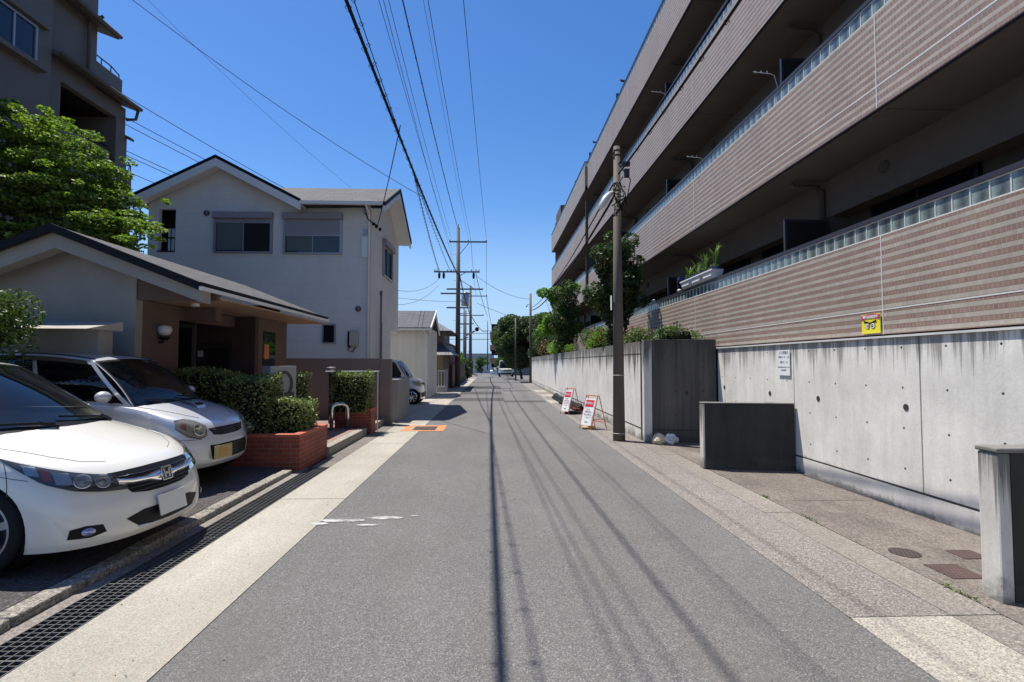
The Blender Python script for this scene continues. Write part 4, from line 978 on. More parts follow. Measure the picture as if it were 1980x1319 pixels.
# brick planters
def planter(label,x0,x1,y0,y1,h,t=.12):
    P=thing('brick_planter',label,'planter',((x0+x1)/2,(y0+y1)/2,0),'red brick planters by the entrance')
    b=MB(); b.box(x0,x1,y0,y0+t,-.1,h-.05); b.box(x0,x1,y1-t,y1,-.1,h-.05); b.box(x0,x0+t,y0+t,y1-t,-.1,h-.05); b.box(x1-t,x1,y0+t,y1-t,-.1,h-.05)
    b.build('brick_wall',M['brick'],P)
    b=MB(); e=.008; b.box(x0-e,x1+e,y0-e,y0+t+e,h-.049,h); b.box(x0-e,x1+e,y1-t-e,y1+e,h-.049,h); b.box(x0-e,x0+t+e,y0+t+e,y1-t-e,h-.049,h); b.box(x1-t-e,x1+e,y0+t+e,y1-t-e,h-.049,h)
    b.build('brick_coping',M['brickcap'],P,bev=.006)
    MB().box(x0+t,x1-t,y0+t,y1-t,.1,h-.12).build('soil',M['soil'],P)
planter('nearer red brick planter beside the silver car with a low hedge in it',-5.6,-2.87,8.0,9.32,.54)
planter('farther red brick planter before the beige pillar with a tall hedge block',-3.55,-2.74,12.05,12.5,.57)
def hedge(label,x0,x1,y0,y1,z0,z1,n,size=.024,group='clipped hedges at the entrance',lump=.03):
    t=thing('clipped_hedge',label,'hedge',((x0+x1)/2,(y0+y1)/2,z0),group)
    b=MB(); boxleaves(b,x0,x1,y0,y1,z0,z1,n,size,rng,.022,lump); b.build('foliage',M['hedge'],t)
    i=.05; MB().box(x0+i,x1-i,y0+i,y1-i,z0,z1-i*1.3).build('twigs',M['core'],t); return t
hedge('long high clipped hedge behind the silver car',-6.6,-4.15,8.35,9.0,.4,1.46,9500)
hedge('tall clipped hedge block left of the stone sign',-4.14,-3.5,8.3,8.9,.35,1.36,4200)
hedge('lower clipped hedge filling the nearer brick planter',-3.62,-3.0,8.42,9.15,.42,.98,4200)
hedge('narrow clipped hedge right behind the stone sign',-3.9,-3.5,9.6,10.3,.15,1.40,2400)
hedge('square topped clipped hedge in the farther brick planter',-3.62,-2.82,11.95,12.6,.5,1.35,4200)
b=MB(); blob(b,(-3.85,8.2,.60),(.22,.12,.1),220,.035,rng); o=b.build('small_pale_plant',leafmat('pale_leaf',(.2,.25,.12),(.45,.5,.32),.3)); tag(o,'small pale leaved plant at the foot of the hedge in the near planter','plant')
# stone name sign
SG=thing('stone_sign','polished grey stone monument with an oval carved emblem among the hedges','sign stone',(-3.5,9.2,0))
ang=R(58); ux,uy=math.cos(ang),math.sin(ang)
cx,cy=-3.50,8.98
b=MB(); 
def sp_(u,v,z): return (cx+ux*u-uy*v, cy+uy*u+ux*v, z)
MB().obox(sp_(0,.11,.85),(ux*.25,uy*.25,0),(-uy*.11,ux*.11,0),(0,0,.70)).build('slab',M['stone'],SG,bev=.008)
b=MB(); rows=[]
for k in range(33):
    a=2*math.pi*k/32; 
    rows.append([sp_(math.cos(a)*.18,-.004,1.25+math.sin(a)*.22),sp_(math.cos(a)*.18,-.012,1.25+math.sin(a)*.22),sp_(math.cos(a)*.13,-.012,1.25+math.sin(a)*.175),sp_(math.cos(a)*.13,-.004,1.25+math.sin(a)*.175)])
b.grid(rows); b.build('emblem_ring',M['stone_dk'],SG)
MB().obox(sp_(0,-.006,.98),(ux*.20,uy*.20,0),(-uy*.005,ux*.005,0),(0,0,.13)).build('emblem_panel',M['stone_dk'],SG)
MB().obox(sp_(0,-.014,1.0),(ux*.05,uy*.05,0),(-uy*.003,ux*.003,0),(0,0,.035)).build('emblem_mark',M['globe'],SG)
MB().obox(sp_(0,-.012,1.12),(ux*.006,uy*.006,0),(-uy*.003,ux*.003,0),(0,0,.09)).build('emblem_stem',M['globe'],SG)
# bike arch, sign post, bollard
AR=MB().tube([(-3.50,11.65,.1),(-3.50,11.65,.58),(-3.48,11.66,.66),(-3.41,11.7,.70),(-3.29,11.76,.70),(-3.22,11.8,.66),(-3.20,11.82,.58),(-3.20,11.82,.1)],.042,12).build('bike_barrier',M['steel'],smooth=True)
tag(AR,'shiny stainless steel arch barrier standing on the paved platform','barrier')
RP=thing('rail_post','thin white horizontal rail on a slim post before the beige wall','rail',(-2.72,12.2,0))
MB().tube([(-2.72,12.62,.0),(-2.72,12.62,1.42)],.014,8).build('post',M['cap_white'],RP)
MB().tube([(-2.69,12.62,1.40),(-3.95,12.62,1.40)],.012,8).build('rail',M['cap_white'],RP)
BO=thing('garden_lamp','short round topped garden lamp post behind the tall hedge','lamp post',(-3.9,12.9,0))
MB().tube([(-3.9,12.9,0),(-3.9,12.9,1.36)],.05,10).build('post',M['black'],BO)
MB().lathe([(0,0),(.07,0),(.07,.09),(.115,.1),(.115,.13),(0,.15)],(-3.9,12.9,1.36),2,16).build('lamp_cap',M['alu'],BO)

# ================================================================ LEFT APARTMENT BLOCK
LA=thing('dark_apartment_block','tall shaded brown apartment block rising behind the left tree','apartment building',(-13,14,0))
X0=-11.5
MB().box(-18,X0,3,13.85,-.3,14).build('main_wall',M['apt'],LA)
MB().box(-18,X0-.15,13.851,16.85,-.3,7.45).build('main_wall',M['apt'],LA)
MB().box(-18,X0-.15,13.851,14.35,7.451,9.65).box(-18,X0-.15,16.45,16.85,7.451,9.65).box(X0-.35,X0-.15,14.351,16.449,9.2,9.65).build('balcony_frame',M['apt'],LA)
MB().box(X0-.35,X0-.15,14.351,16.2,7.451,8.02).build('balcony_parapet',M['apt'],LA)
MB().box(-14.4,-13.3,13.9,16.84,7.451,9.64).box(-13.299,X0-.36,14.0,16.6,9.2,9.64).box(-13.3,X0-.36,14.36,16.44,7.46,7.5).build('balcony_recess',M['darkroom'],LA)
MB().box(X0-.24,X0-.17,14.36,16.2,8.16,8.20).build('balcony_rail',M['black'],LA)
MB().box(-18,X0-.2,13.851,15.64,9.651,13.5).build('upper_wall',M['apt'],LA)
MB().box(X0-.5,X0-.32,15.641,16.9,9.651,10.60).build('terrace_parapet',M['apt'],LA)
b=MB(); b.tube([(X0-.4,15.66,10.84),(X0-.4,16.5,10.84),(X0-.4,16.88,10.74)],.02,6)
for y in (15.7,16.1,16.5,16.86): b.tube([(X0-.4,y,10.6),(X0-.4,y,10.84 if y<16.8 else 10.74)],.015,6)
b.build('terrace_rail',M['black'],LA)
# eaves
def eave(y0,y1,z,xo,nm='eave'):
    MB().prism([(X0-.6,z+.32),(X0+xo,z),(X0+xo,z-.10),(X0-.6,z+.2)],1,y0,y1).build(nm,M['apt2'],LA)
    MB().tube([(X0+xo+.05,y0,z-.02),(X0+xo+.05,y1,z-.02)],.06,8).build('gutter',M['apt2'],LA,smooth=True)
eave(13.86,16.97,9.70,.2); eave(13.0,15.97,11.45,.2)
MB().tube([(X0+.2,16.9,9.62),(X0+.15,16.88,9.33),(X0-.1,16.8,9.28)],.045,8).build('downpipe',M['apt2'],LA,smooth=True)
MB().tube([(X0-.1,15.2,9.9),(X0-.1,15.2,11.4),(X0+.25,15.25,11.6)],.045,8).build('downpipe',M['apt2'],LA,smooth=True)
wd=MB().box(X0+.002,X0+.02,10.6,13.3,9.15,10.0).build('window',M['winglass'],LA)
b=MB(); b.box(X0,X0+.06,10.6,13.3,10.0,10.06); b.box(X0,X0+.06,10.6,13.3,9.09,9.15); b.box(X0,X0+.06,13.3,13.36,9.09,10.06); b.box(X0,X0+.05,12.7,12.75,9.15,10.0); b.box(X0,X0+.05,11.6,11.65,9.15,10.0)
b.build('window_frame',M['alu'],wd); MB().box(X0,X0+.22,10.4,13.5,8.95,9.07).box(X0,X0+.16,10.4,13.6,10.10,10.18).build('window_ledge',M['apt'],wd)
for z in (6.1,3.2):
    wd=MB().box(X0+.002,X0+.02,9.5,12.35,z,z+.95).build('window',M['winglass'],LA)
    MB().box(X0,X0+.06,9.5,12.4,z+.95,z+1.02).box(X0,X0+.06,9.5,12.4,z-.07,z).box(X0,X0+.05,11.35,11.4,z,z+.95).build('window_frame',M['alu'],wd)
MB().box(-18,X0-.05,16.86,17.05,-.3,7.5).build('rear_balcony',M['apt'],LA)
MB().box(-14,X0-.15,16.86,16.94,7.501,8.8).build('rear_balcony_wall',M['apt'],LA)
MB().prism([(X0-.5,9.0),(X0+.0,8.75),(X0+.0,8.66),(X0-.5,8.9)],1,16.87,17.05).build('eave',M['apt2'],LA)
b=MB(); b.tube([(X0-.08,16.88,7.9),(X0-.08,17.04,7.9),(X0-.4,17.04,7.9)],.018,6); b.tube([(X0-.08,17.04,7.5),(X0-.08,17.04,7.9)],.018,6).tube([(X0-.08,16.88,7.5),(X0-.08,17.0,7.9)],.012,6)
b.build('terrace_rail',M['black'],LA)
# maple tree
mc=[]
def layer(x,y,z,rx,ry,k):
    x-=.17
    for _ in range(k):
        a=rng.random()*6.28; q=rng.random()**.5
        px,py=x+math.cos(a)*rx*q,y+math.sin(a)*ry*q
        mc.append(((px,py,z+rng.uniform(-.14,.14)-.16*q),(rng.uniform(.18,.40),rng.uniform(.18,.40),rng.uniform(.05,.11))))
        for _k in range(3): mc.append(((px+rng.uniform(-.55,.55),py+rng.uniform(-.5,.5),z+rng.uniform(-.35,.25)-.2*q),(rng.uniform(.08,.24),rng.uniform(.08,.24),rng.uniform(.03,.07))))
layer(-9.38,10.5,6.47,.8,.8,7); layer(-8.58,10.4,6.02,.95,.8,12); layer(-9.58,10.6,5.72,.7,.9,9); layer(-8.08,10.4,5.47,.9,.8,14); layer(-9.28,10.4,5.22,1.1,.9,14)
layer(-7.58,10.4,4.87,.8,.8,14); layer(-8.88,10.4,4.62,1.2,1.0,16); layer(-7.28,10.2,4.32,.75,.7,12); layer(-8.48,10.2,4.02,1.2,1.0,16); layer(-9.88,10,4.12,1.0,1.0,12); layer(-6.98,10.2,3.92,.55,.5,12); layer(-7.38,10.3,4.62,.6,.6,10); layer(-7.98,10.3,5.02,.8,.7,10)
tree('maple_tree','bright green layered maple tree behind the hut roof on the left',(-9.6,10.6,0),[(-9.6,10.6,-.2),(-9.55,10.6,1.8),(-9.3,10.5,3.4),(-9.2,10.5,4.8),(-9.3,10.5,6.0)],mc,64000,.040,M['tree_maple'],tr=.12,flat=.6,asp=.62)
shrub('round_bush','rounded green bush at the left edge behind the white car','bush',(-5.72,5.9,2.08),(.62,.5,.50),6500,.028,M['bush'],flat=.2,cols=14)
MB_=MB().tube([(-5.85,5.9,0),(-5.85,5.9,1.8)],.05,8)
o=MB_.build('bush_trunk',M['bark']); o.parent=bpy.data.objects['round_bush']; o.location=-o.parent.location; o.name='trunk'

# ================================================================ FAR LEFT BUILDINGS
GA=thing('cream_shed_house','low cream sided building with a blue black slate roof past the white house','house',(-4,25,0))
MB().box(-9,-3.0,24.9,25.05,-.1,3.25).box(-3.15,-3.0,25.051,28.4,-.1,3.25).build('wall',M['house2'],GA)
r=MB().prism([(24.6,3.25),(26.9,4.25),(28.9,3.3),(28.9,3.2),(26.9,4.15),(24.6,3.15)],0,-9,-2.9).build('roof',M['slateB'],GA)
MB().prism([(24.58,3.13),(26.9,4.13),(28.9,3.18),(28.9,3.08),(26.9,4.0),(24.58,3.0)],0,-2.94,-2.88).prism([(24.56,3.27),(26.9,4.28),(26.9,4.2),(24.56,3.19)],0,-2.899,-2.85).build('barge_board',M['trim'],r)
MB().box(-9,-2.9,24.5,24.59,3.12,3.2).build('gutter',M['trim'],r)
MB().tube([(-3.2,24.6,3.1),(-3.1,24.85,2.9),(-3.1,24.85,0)],.035,8).build('downpipe',M['trim'],GA)
DH=thing('dark_tiled_house','dark traditional house with hipped tile roofs left of the main pole','house',(-4,33,0))
MB().box(-8,-2.95,31,36,-.1,3.5).build('wall',pm('old_brown_wall',(.17,.14,.12),.9),DH)
MB().box(-2.949,-2.93,31.5,35,2.85,3.35).build('window',M['winglass'],DH)
MB().add([(-9,30.2,3.45),(-2.35,30.2,3.45),(-2.35,37,3.45),(-9,37,3.45),(-7,33.2,4.4),(-3.9,33.2,4.4)],[(0,1,5,4),(1,2,5),(2,3,4,5),(3,0,4),(3,2,1,0)]).build('roof',pm('old_roof_tile',(.13,.125,.13),.55,bs=.6,bsc=12),DH)
MB().add([(-9,29.6,2.05),(-2.2,29.6,2.05),(-2.2,37,2.05),(-9,37,2.05),(-8,31,2.8),(-3.0,31,2.8),(-3,37,2.8),(-8,37,2.8)],[(0,1,5,4),(1,2,6,5),(3,2,1,0),(2,3,7,6),(3,0,4,7),(4,5,6,7)]).build('lower_roof',pm('old_roof_tile2',(.10,.098,.11),.5,bs=.6,bsc=12),DH)
MB().box(-3.3,-2.95,30.9,30.99,-.1,2.3).build('porch_post',pm('ochre_wall',(.5,.40,.22),.9),DH)
GT2=thing('white_gate','white barred gate before the dark tiled house','gate',(-3.3,29,0))
b=MB()
for i in range(9): b.box(-3.95+i*.16,-3.92+i*.16,29.0,29.03,.35,1.15)
b.box(-4,-2.6,28.99,29.04,.3,.35); b.box(-4,-2.6,28.99,29.04,1.15,1.2); b.build('bars',M['trim'],GT2)
MB().box(-4.4,-2.55,28.9,29.1,-.1,.28).box(-2.58,-2.48,28.95,29.08,0,1.25).build('gate_base',M['alu'],GT2)
FW=thing('dark_garden_wall','dark brown wall and hedge mass behind the main pole base','garden wall',(-2.9,40,0))
MB().box(-3.0,-2.75,36,52,-.1,1.5).build('wall',pm('garden_wall_brown',(.12,.085,.07),.9),FW)
MB().box(-8,-3.05,38,46,-.1,3.0).build('shed',pm('rust_brown_shed',(.16,.08,.06),.9),FW)
shrub('roadside_bush','dark bush at the foot of the transformer pole','bush',(-2.7,56,1.0),(.5,1.2,1.2),1500,.09,M['tree_dark'],cols=8)
shrub('roadside_bush','yellow green bush behind the main pole','bush',(-3.4,48,2.0),(.7,1,1.0),1500,.09,M['tree_bright'],cols=8)
struct('side_yard',MB().box(-9,-2.50,14.2,34,-.3,-.002),M['slab_white'])
b=MB()
for y in (20.2,24.4,28.9): b.box(-3.2,-2.52,y,y+.9,-.1,.03)
# distant things
FB=thing('far_balcony_block','distant apartment block with terracotta balconies at the road end','apartment building',(4,112,-1))
MB().box(1.2,14,110,125,-2,9.2).build('wall',pm('far_wall_grey',(.24,.21,.2),.9),FB)
for k in range(4):
    MB().box(-.6,1.19,108.5,124,-.2+k*2.7-.9,-.2+k*2.7+.15).build('balcony',M['redbalc'] if k else M['trim'],FB)
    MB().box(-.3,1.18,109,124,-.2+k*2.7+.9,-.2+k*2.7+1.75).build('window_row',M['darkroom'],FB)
for (l,x,y,sx,sz,c) in (('pale blue hazy low building straight beyond the road end',-5.5,240,6,5.5,(.30,.36,.42)),('hazy grey far building left of the road end',-14,300,9,6.5,(.33,.37,.42)),('small pale far house by the road end',-3.5,170,3.2,2.6,(.5,.5,.48)),('far low white building beside the farthest pole',-9,150,2.5,2.2,(.55,.54,.5))):  # distance haze is put into the bluish wall colours
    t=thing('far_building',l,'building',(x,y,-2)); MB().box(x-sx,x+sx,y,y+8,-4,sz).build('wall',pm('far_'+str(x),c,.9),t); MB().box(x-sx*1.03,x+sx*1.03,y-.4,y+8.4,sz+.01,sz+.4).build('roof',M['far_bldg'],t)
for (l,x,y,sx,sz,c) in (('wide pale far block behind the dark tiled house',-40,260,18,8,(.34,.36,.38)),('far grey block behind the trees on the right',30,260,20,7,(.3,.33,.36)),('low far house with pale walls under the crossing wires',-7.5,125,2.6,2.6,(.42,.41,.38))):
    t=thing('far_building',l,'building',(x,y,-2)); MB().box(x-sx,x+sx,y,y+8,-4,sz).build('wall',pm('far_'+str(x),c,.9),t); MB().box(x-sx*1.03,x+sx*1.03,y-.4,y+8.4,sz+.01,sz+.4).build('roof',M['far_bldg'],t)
for (l,x,y,r_) in (('far green tree left of the road end',-6.8,105,1.6),('far roadside tree in the middle of the road end',-3.0,140,1.6),('dark far tree before the red balcony block',1.6,98,1.5),('far green tree behind the transformer pole',-4.6,82,1.3)):
    tree('far_tree',l,(x,y,-1.2),[(x,y,-1.5),(x,y,.5),(x,y,2.0)],cl(x,y,1.3,r_,r_,r_*1.2,10,.9),2600,.17,M['tree_mid'],'far roadside trees',tr=.15)

# ================================================================ BOARDS, BAGS, NET, BALCONY PLANTS
def aboard(label,x,y,rz):
    T=thing('folding_sign_board',label,'sign board',(x,y,0),'red framed sign boards on the pavement')
    w_,h,d=.21,.80,.25
    def q(u,v,z): return (u*w_, v*d*(1-z/h)-(0), z)
    b=MB()
    for s in (-1,1):
        for u in (-1,1): b.tube([(u*w_,s*d,0),(u*w_,s*.02,h)],.011,6)
    b.tube([(-w_,-.02,h),(w_,-.02,h)],.011,6).tube([(-w_,.02,h),(w_,.02,h)],.011,6).tube([(-w_,-d*.8,h*.2),(w_,-d*.8,h*.2)],.009,6).tube([(-w_,d*.8,h*.2),(w_,d*.8,h*.2)],.009,6).tube([(w_,-d*.7,h*.3),(w_,d*.7,h*.3)],.008,6).tube([(-w_,-d*.7,h*.3),(-w_,d*.7,h*.3)],.008,6)
    b.build('frame',M['red_frame'],T,local=True)
    sl=Vector((0,d-.02,h)).normalized(); nn=Vector((0,-h,d)).normalized()
    c0=Vector((0,-d,0))+sl*(h*.53)+nn*.014
    p=MB().obox(c0,(.185,0,0),sl*.33,nn*.004).build('panel',M['sign_white'],T,local=True)
    MB().obox(c0+sl*.21+nn*.006,(.15,0,0),sl*.085,nn*.002).build('red_band',M['sign_red'],p,local=True)
    for t,sz,dd,mt in (('駐車禁止',.072,.21,'sign_white'),('ここは',.035,.06,'sign_red'),('住宅の入口です',.038,-.0,'sign_text'),('車を止めないで',.038,-.07,'sign_text'),('ください',.038,-.14,'sign_text'),('管理組合',.03,-.25,'sign_text')):
        o=text(t,sz,tuple(c0+sl*dd+nn*.0095),(1,0,0),tuple(sl),M[mt],None); o.parent=p
    T.rotation_euler=(0,0,rz); return T
aboard('nearer red framed folding board with white panel by the utility pole',2.45,12.9,R(-60))
aboard('farther red framed folding board with white panel near the black net',2.45,16.6,R(-62))
def lumpy(mb,c,r,n=10,m=14,jit=.18,flat=.0):
    rows=[]
    for i in range(n+1):
        ph=math.pi*i/n; row=[]
        for k in range(m):
            a=2*math.pi*k/m; q=1+rng.uniform(-jit,jit) if 0<i<n else 1
            z=math.cos(ph)*r[2]*q
            if z<-r[2]*.55: z=-r[2]*.55
            row.append((c[0]+math.sin(ph)*math.cos(a)*r[0]*q,c[1]+math.sin(ph)*math.sin(a)*r[1]*q,c[2]+z))
        rows.append(row)
    mb.grid(rows,True); return mb
for l,x,y,rr in (('yellow sandbag under the nearer folding board',2.33,12.76,(.17,.09,.05)),('dark sandbag under the farther folding board',2.52,16.55,(.28,.1,.06))):
    o=lumpy(MB(),(x,y,rr[2]*.6+.006),rr).build('sandbag',M['sandbag'] if 'yellow' in l else M['net'],smooth=True); tag(o,l,'sandbag')
o=lumpy(MB(),(3.27,10.35,.085),(.13,.12,.13)).build('plastic_bag',M['bag2']); tag(o,'small printed plastic bag lying left at the wall corner','bag')
o=lumpy(MB(),(3.50,10.38,.075),(.15,.12,.12),jit=.25).build('plastic_bag',M['bag']); tag(o,'crumpled white plastic bag lying right at the wall corner','bag')
for i,(y0,y1,x,l) in enumerate(((17.4,20.6,2.86,'rolled black net lying along the wall foot behind the sign board'),(20.0,24.0,2.8,'farther rolled black net along the wall foot'))):
    b=MB(); pts=[]; rs=[]
    k=14
    for j in range(k+1):
        t=j/k; pts.append((x+rng.uniform(-.06,.06),y0+(y1-y0)*t,.09+rng.uniform(-.01,.05))); rs.append(.10+rng.uniform(-.03,.04))
    b.tube(pts,rs,9); b.tube([(p[0]-.12,p[1]+.05,p[2]*.6) for p in pts[::2]],.05,7)
    o=b.build('black_net_roll',M['net']); tag(o,l,'net')
# planters on the rail
zt=3.09+.19+.065
def pot_row():
    yk=12.35
    for i in range(3):
        l=['nearest white trough planter on the glass block rail','middle white trough planter on the glass block rail','farthest white trough planter on the glass block rail'][2-i]
        T=thing('trough_planter',l,'planter',(4.6,yk-.62*i,zt),'white planters on the balcony rail')
        y0,y1=yk-.62*i-.60,yk-.62*i
        MB().add([(4.50,y0+.04,zt),(4.66,y0+.04,zt),(4.66,y1-.04,zt),(4.50,y1-.04,zt),(4.46,y0,zt+.17),(4.70,y0,zt+.17),(4.70,y1,zt+.17),(4.46,y1,zt+.17)],[(0,3,2,1),(4,5,6,7),(0,1,5,4),(1,2,6,5),(2,3,7,6),(3,0,4,7)]).build('trough',M['white_pot'],T)
        MB().box(4.445,4.458,y0,y1,zt+.15,zt+.175).build('rim',M['sign_white'],T)
        MB().box(4.468,4.476,y0+.08,y1-.08,zt+.05,zt+.11).build('front_panel',M['sign_white'],T)
    for i,(y,h,l) in enumerate(((10.65,.55,'tall spiky plant in a navy pot nearest on the rail'),(11.15,.42,'spiky plant in the second navy pot on the rail'),(11.6,.34,'bushy plant in the third navy pot on the rail'),(12.05,.30,'low plant in the farthest navy pot on the rail'))):
        T=thing('potted_plant',l,'potted plant',(4.58,y,zt+.17),'potted plants in the balcony troughs')
        MB().lathe([(0,-.10),(.09,-.10),(.115,.03),(.125,.03),(.125,.055),(.10,.055)],(4.58,y,zt+.175),2,18).build('pot',M['blue_pot'],T,smooth=False)
        b=MB()
        for k in range(26):
            a=rng.random()*6.28; r_=rng.uniform(.05,.26); hh=h*rng.uniform(.45,1.1); w_=.008
            p0=Vector((4.58,y,zt+.22)); p1=p0+Vector((math.cos(a)*r_*.4,math.sin(a)*r_*.4,hh*.75)); p2=p0+Vector((math.cos(a)*r_,math.sin(a)*r_,hh*rng.uniform(.75,1.05)))
            s=Vector((-math.sin(a),math.cos(a),0))*w_
            b.add([p0-s,p0+s,p1+s,p1-s,p2],[(0,1,2,3),(3,2,4)])
        blob(b,(4.58,y,zt+.26),(.10,.10,.06),60,.02,rng)
        b.build('leaves',M['blade'],T)
pot_row()
T=thing('small_stand','small dark wire stand with white feet on the rail past the troughs','stand',(4.6,12.75,zt))
MB().tube([(4.6,12.6,zt),(4.6,12.6,zt+.35)],.012,6).tube([(4.6,12.9,zt),(4.6,12.9,zt+.33)],.012,6).tube([(4.6,12.55,zt+.28),(4.6,12.95,zt+.28)],.01,6).box(4.55,4.65,12.65,12.82,zt+.29,zt+.36).build('frame',M['blue_pot'],T)
for y in (12.8,14.9,17.5):
    o=MB().lathe([(0,.0),(.05,.01),(.06,.04),(.04,.07),(0,.08)],(4.6,y,3.345),2,12).build('white_rail_ornament',M['globe'],smooth=True); tag(o,{12.8:'nearest small white ball on the balcony rail',14.9:'second small white ball on the balcony rail past the stand',17.5:'farthest small white ball on the balcony rail near the tree'}[y],'ornament','small white balls on the rail')

# ================================================================ CARS
def interp(tab,x):
    if x<=tab[0][0]: return tab[0][1]
    for (a,va),(b_,vb) in zip(tab[:-1],tab[1:]):
        if x<=b_:
            t=(x-a)/(b_-a); return va+(vb-va)*t
    return tab[-1][1]
def sinterp(tab,x):   # smooth (Catmull-Rom like) interpolation
    n=len(tab)
    if x<=tab[0][0]: return tab[0][1]
    if x>=tab[-1][0]: return tab[-1][1]
    for i in range(n-1):
        if x<=tab[i+1][0]:
            x0,y0=tab[i]; x1,y1=tab[i+1]
            m0=(tab[i+1][1]-tab[max(i-1,0)][1])/(tab[i+1][0]-tab[max(i-1,0)][0]) 
            j=min(i+2,n-1); m1=(tab[j][1]-tab[i][1])/(tab[j][0]-tab[i][0])
            h=x1-x0; t=(x-x0)/h
            return (2*t**3-3*t*t+1)*y0+(t**3-2*t*t+t)*h*m0+(-2*t**3+3*t*t)*y1+(t**3-t*t)*h*m1
class Car:
    def __init__(s,p,root):
        s.p=p; s.root=root; s.Lf=p['L']/2; s.Lr=-p['L']/2
    def plan(s,u,f):   # u 0 nose .. 1 corner .. 2 rear corner .. 3 tail ; negative = right side
        p=s.p; sg=1 if u>=0 else -1; a=abs(u)
        W=p['W']/2*sinterp(p['wf'],f); Xn=s.Lf+sinterp(p['nf'],f); Xt=s.Lr-sinterp(p['tf'],f)
        Lc=p['Lc']; n=p['n']; Lt=p['Lt']
        if a<=1:
            th=a*math.pi/2; return Xn-Lc+Lc*max(0,math.cos(th))**(2/n), sg*W*math.sin(th)**(2/n) if a>0 else 0.0
        if a<=2: 
            t=a-1; return (Xn-Lc)*(1-t)+(Xt+Lt)*t, sg*W
        th=(3-a)*math.pi/2; return Xt+Lt-Lt*max(0,math.cos(th))**(2/3.2), sg*W*max(0,math.sin(th))**(2/3.2)
    def top(s,x,y):
        p=s.p; Wt=p['W']/2*p['wf'][-1][1]; q=min(1,abs(y)/Wt); zs=sinterp(p['zs'],x); zc=sinterp(p['zc'],x)
        return zs+(zc-zs)*(1-q**p.get('crown',2.6))
    def surf(s,u,f):
        x,y=s.plan(u,f); xt,yt=s.plan(u,1.0); zt=s.top(xt,yt); zb=s.p['zb']
        zb+=s.p.get('rise',0)*max(0,(abs(x)-s.Lf*.6)/(s.Lf*.4))**2
        return Vector((x,y,zb+(zt-zb)*f))
    def nrm(s,u,f):
        e=.01; a=s.surf(u+e,f)-s.surf(u-e,f); b=s.surf(u,min(1,f+e))-s.surf(u,max(0,f-e)); n=a.cross(b)
        if n.length<1e-9: return Vector((1,0,0))
        n.normalize()
        c=s.surf(u,f)
        if n.x*c.x/s.Lf**2+n.y*c.y/(s.p['W']/2)**2<0: n=-n
        return n
    def body(s,mat):
        us=[]
        for i in range(-16,17): us.append(i/16)
        side=[1+i/16 for i in range(1,16)]
        rear=[2+i/10 for i in range(0,11)]
        U=us+side+rear; U+= [-r for r in rear[-2::-1]]+[-x for x in side[::-1]]
        rows=[]; fs=[0,.04,.1,.18,.26,.34,.42,.5,.58,.66,.74,.82,.9,.95,.98,1.0]
        for f in fs: rows.append([tuple(s.surf(u,f)) for u in U])
        xc=s.Lf-s.p['Lc']
        for t in (.04,.1,.2,.35,.5,.65,.8,.92,1.0):
            r=[]
            for u in U:
                x,y=s.plan(u,1.0); a=abs(u)
                xx=x
                if a<1: xx=x+(xc-x)*t
                if a>2: xx=x+((s.Lr+s.p['Lt'])-x)*t
                yy=y*(1-t); r.append((xx,yy,s.top(xx,yy)))
            rows.append(r)
        n=len(U); mb=MB(); mb.grid(rows,True)
        mb.f.append(tuple(range(n))); mb.mi.append(0)
        o=mb.build('body',mat,s.root,smooth=True,local=True)
        me=o.data
        import bmesh
        bm=bmesh.new(); bm.from_mesh(me); bmesh.ops.remove_doubles(bm,verts=bm.verts,dist=.0008); bmesh.ops.dissolve_degenerate(bm,edges=bm.edges,dist=.0005); bmesh.ops.recalc_face_normals(bm,faces=bm.faces); bm.to_mesh(me); bm.free()
        # cut the wheel arches
        cut=MB()
        for x in s.p['axles']:
            for sg in (-1,1):
                cut.lathe([(0,-.26),(s.p['arch'],-.26),(s.p['arch'],.2),(0,.2)],(x,sg*s.p['W']/2,s.p['wr']),1,40)
        c=cut.build('cut',mat,s.root,local=True)
        bm=bmesh.new(); bm.from_mesh(c.data); bmesh.ops.remove_doubles(bm,verts=bm.verts,dist=.0005); bmesh.ops.recalc_face_normals(bm,faces=bm.faces); bm.to_mesh(c.data); bm.free()
        m=o.modifiers.new('b','BOOLEAN'); m.object=c; m.operation='DIFFERENCE'; m.solver='EXACT'
        bpy.context.view_layer.update()
        dg=bpy.context.evaluated_depsgraph_get(); me2=bpy.data.meshes.new_from_object(o.evaluated_get(dg))
        o.modifiers.clear(); o.data=me2; bpy.data.objects.remove(c)
        me2.polygons.foreach_set('use_smooth',[True]*len(me2.polygons))
        bm=bmesh.new(); bm.from_mesh(me2)
        for e in bm.edges:
            if len(e.link_faces)==2 and e.calc_face_angle(0)>R(35): e.smooth=False
        bm.to_mesh(me2); bm.free()
        # liners
        for x in s.p['axles']:
            for sg in (-1,1): MB().lathe([(0,-.24*sg),(s.p['arch']-.004,-.24*sg),(s.p['arch']-.004,-.015*sg)],(x,sg*s.p['W']/2,s.p['wr']),1,32).build('wheel_arch_liner',M['black'],s.root,local=True)
        MB().box(s.Lr+.4,s.Lf-.45,-s.p['W']/2+.3,s.p['W']/2-.3,s.p['zb']-.03,s.p['zb']-.001).build('underbody',M['black'],s.root,local=True)
        return o
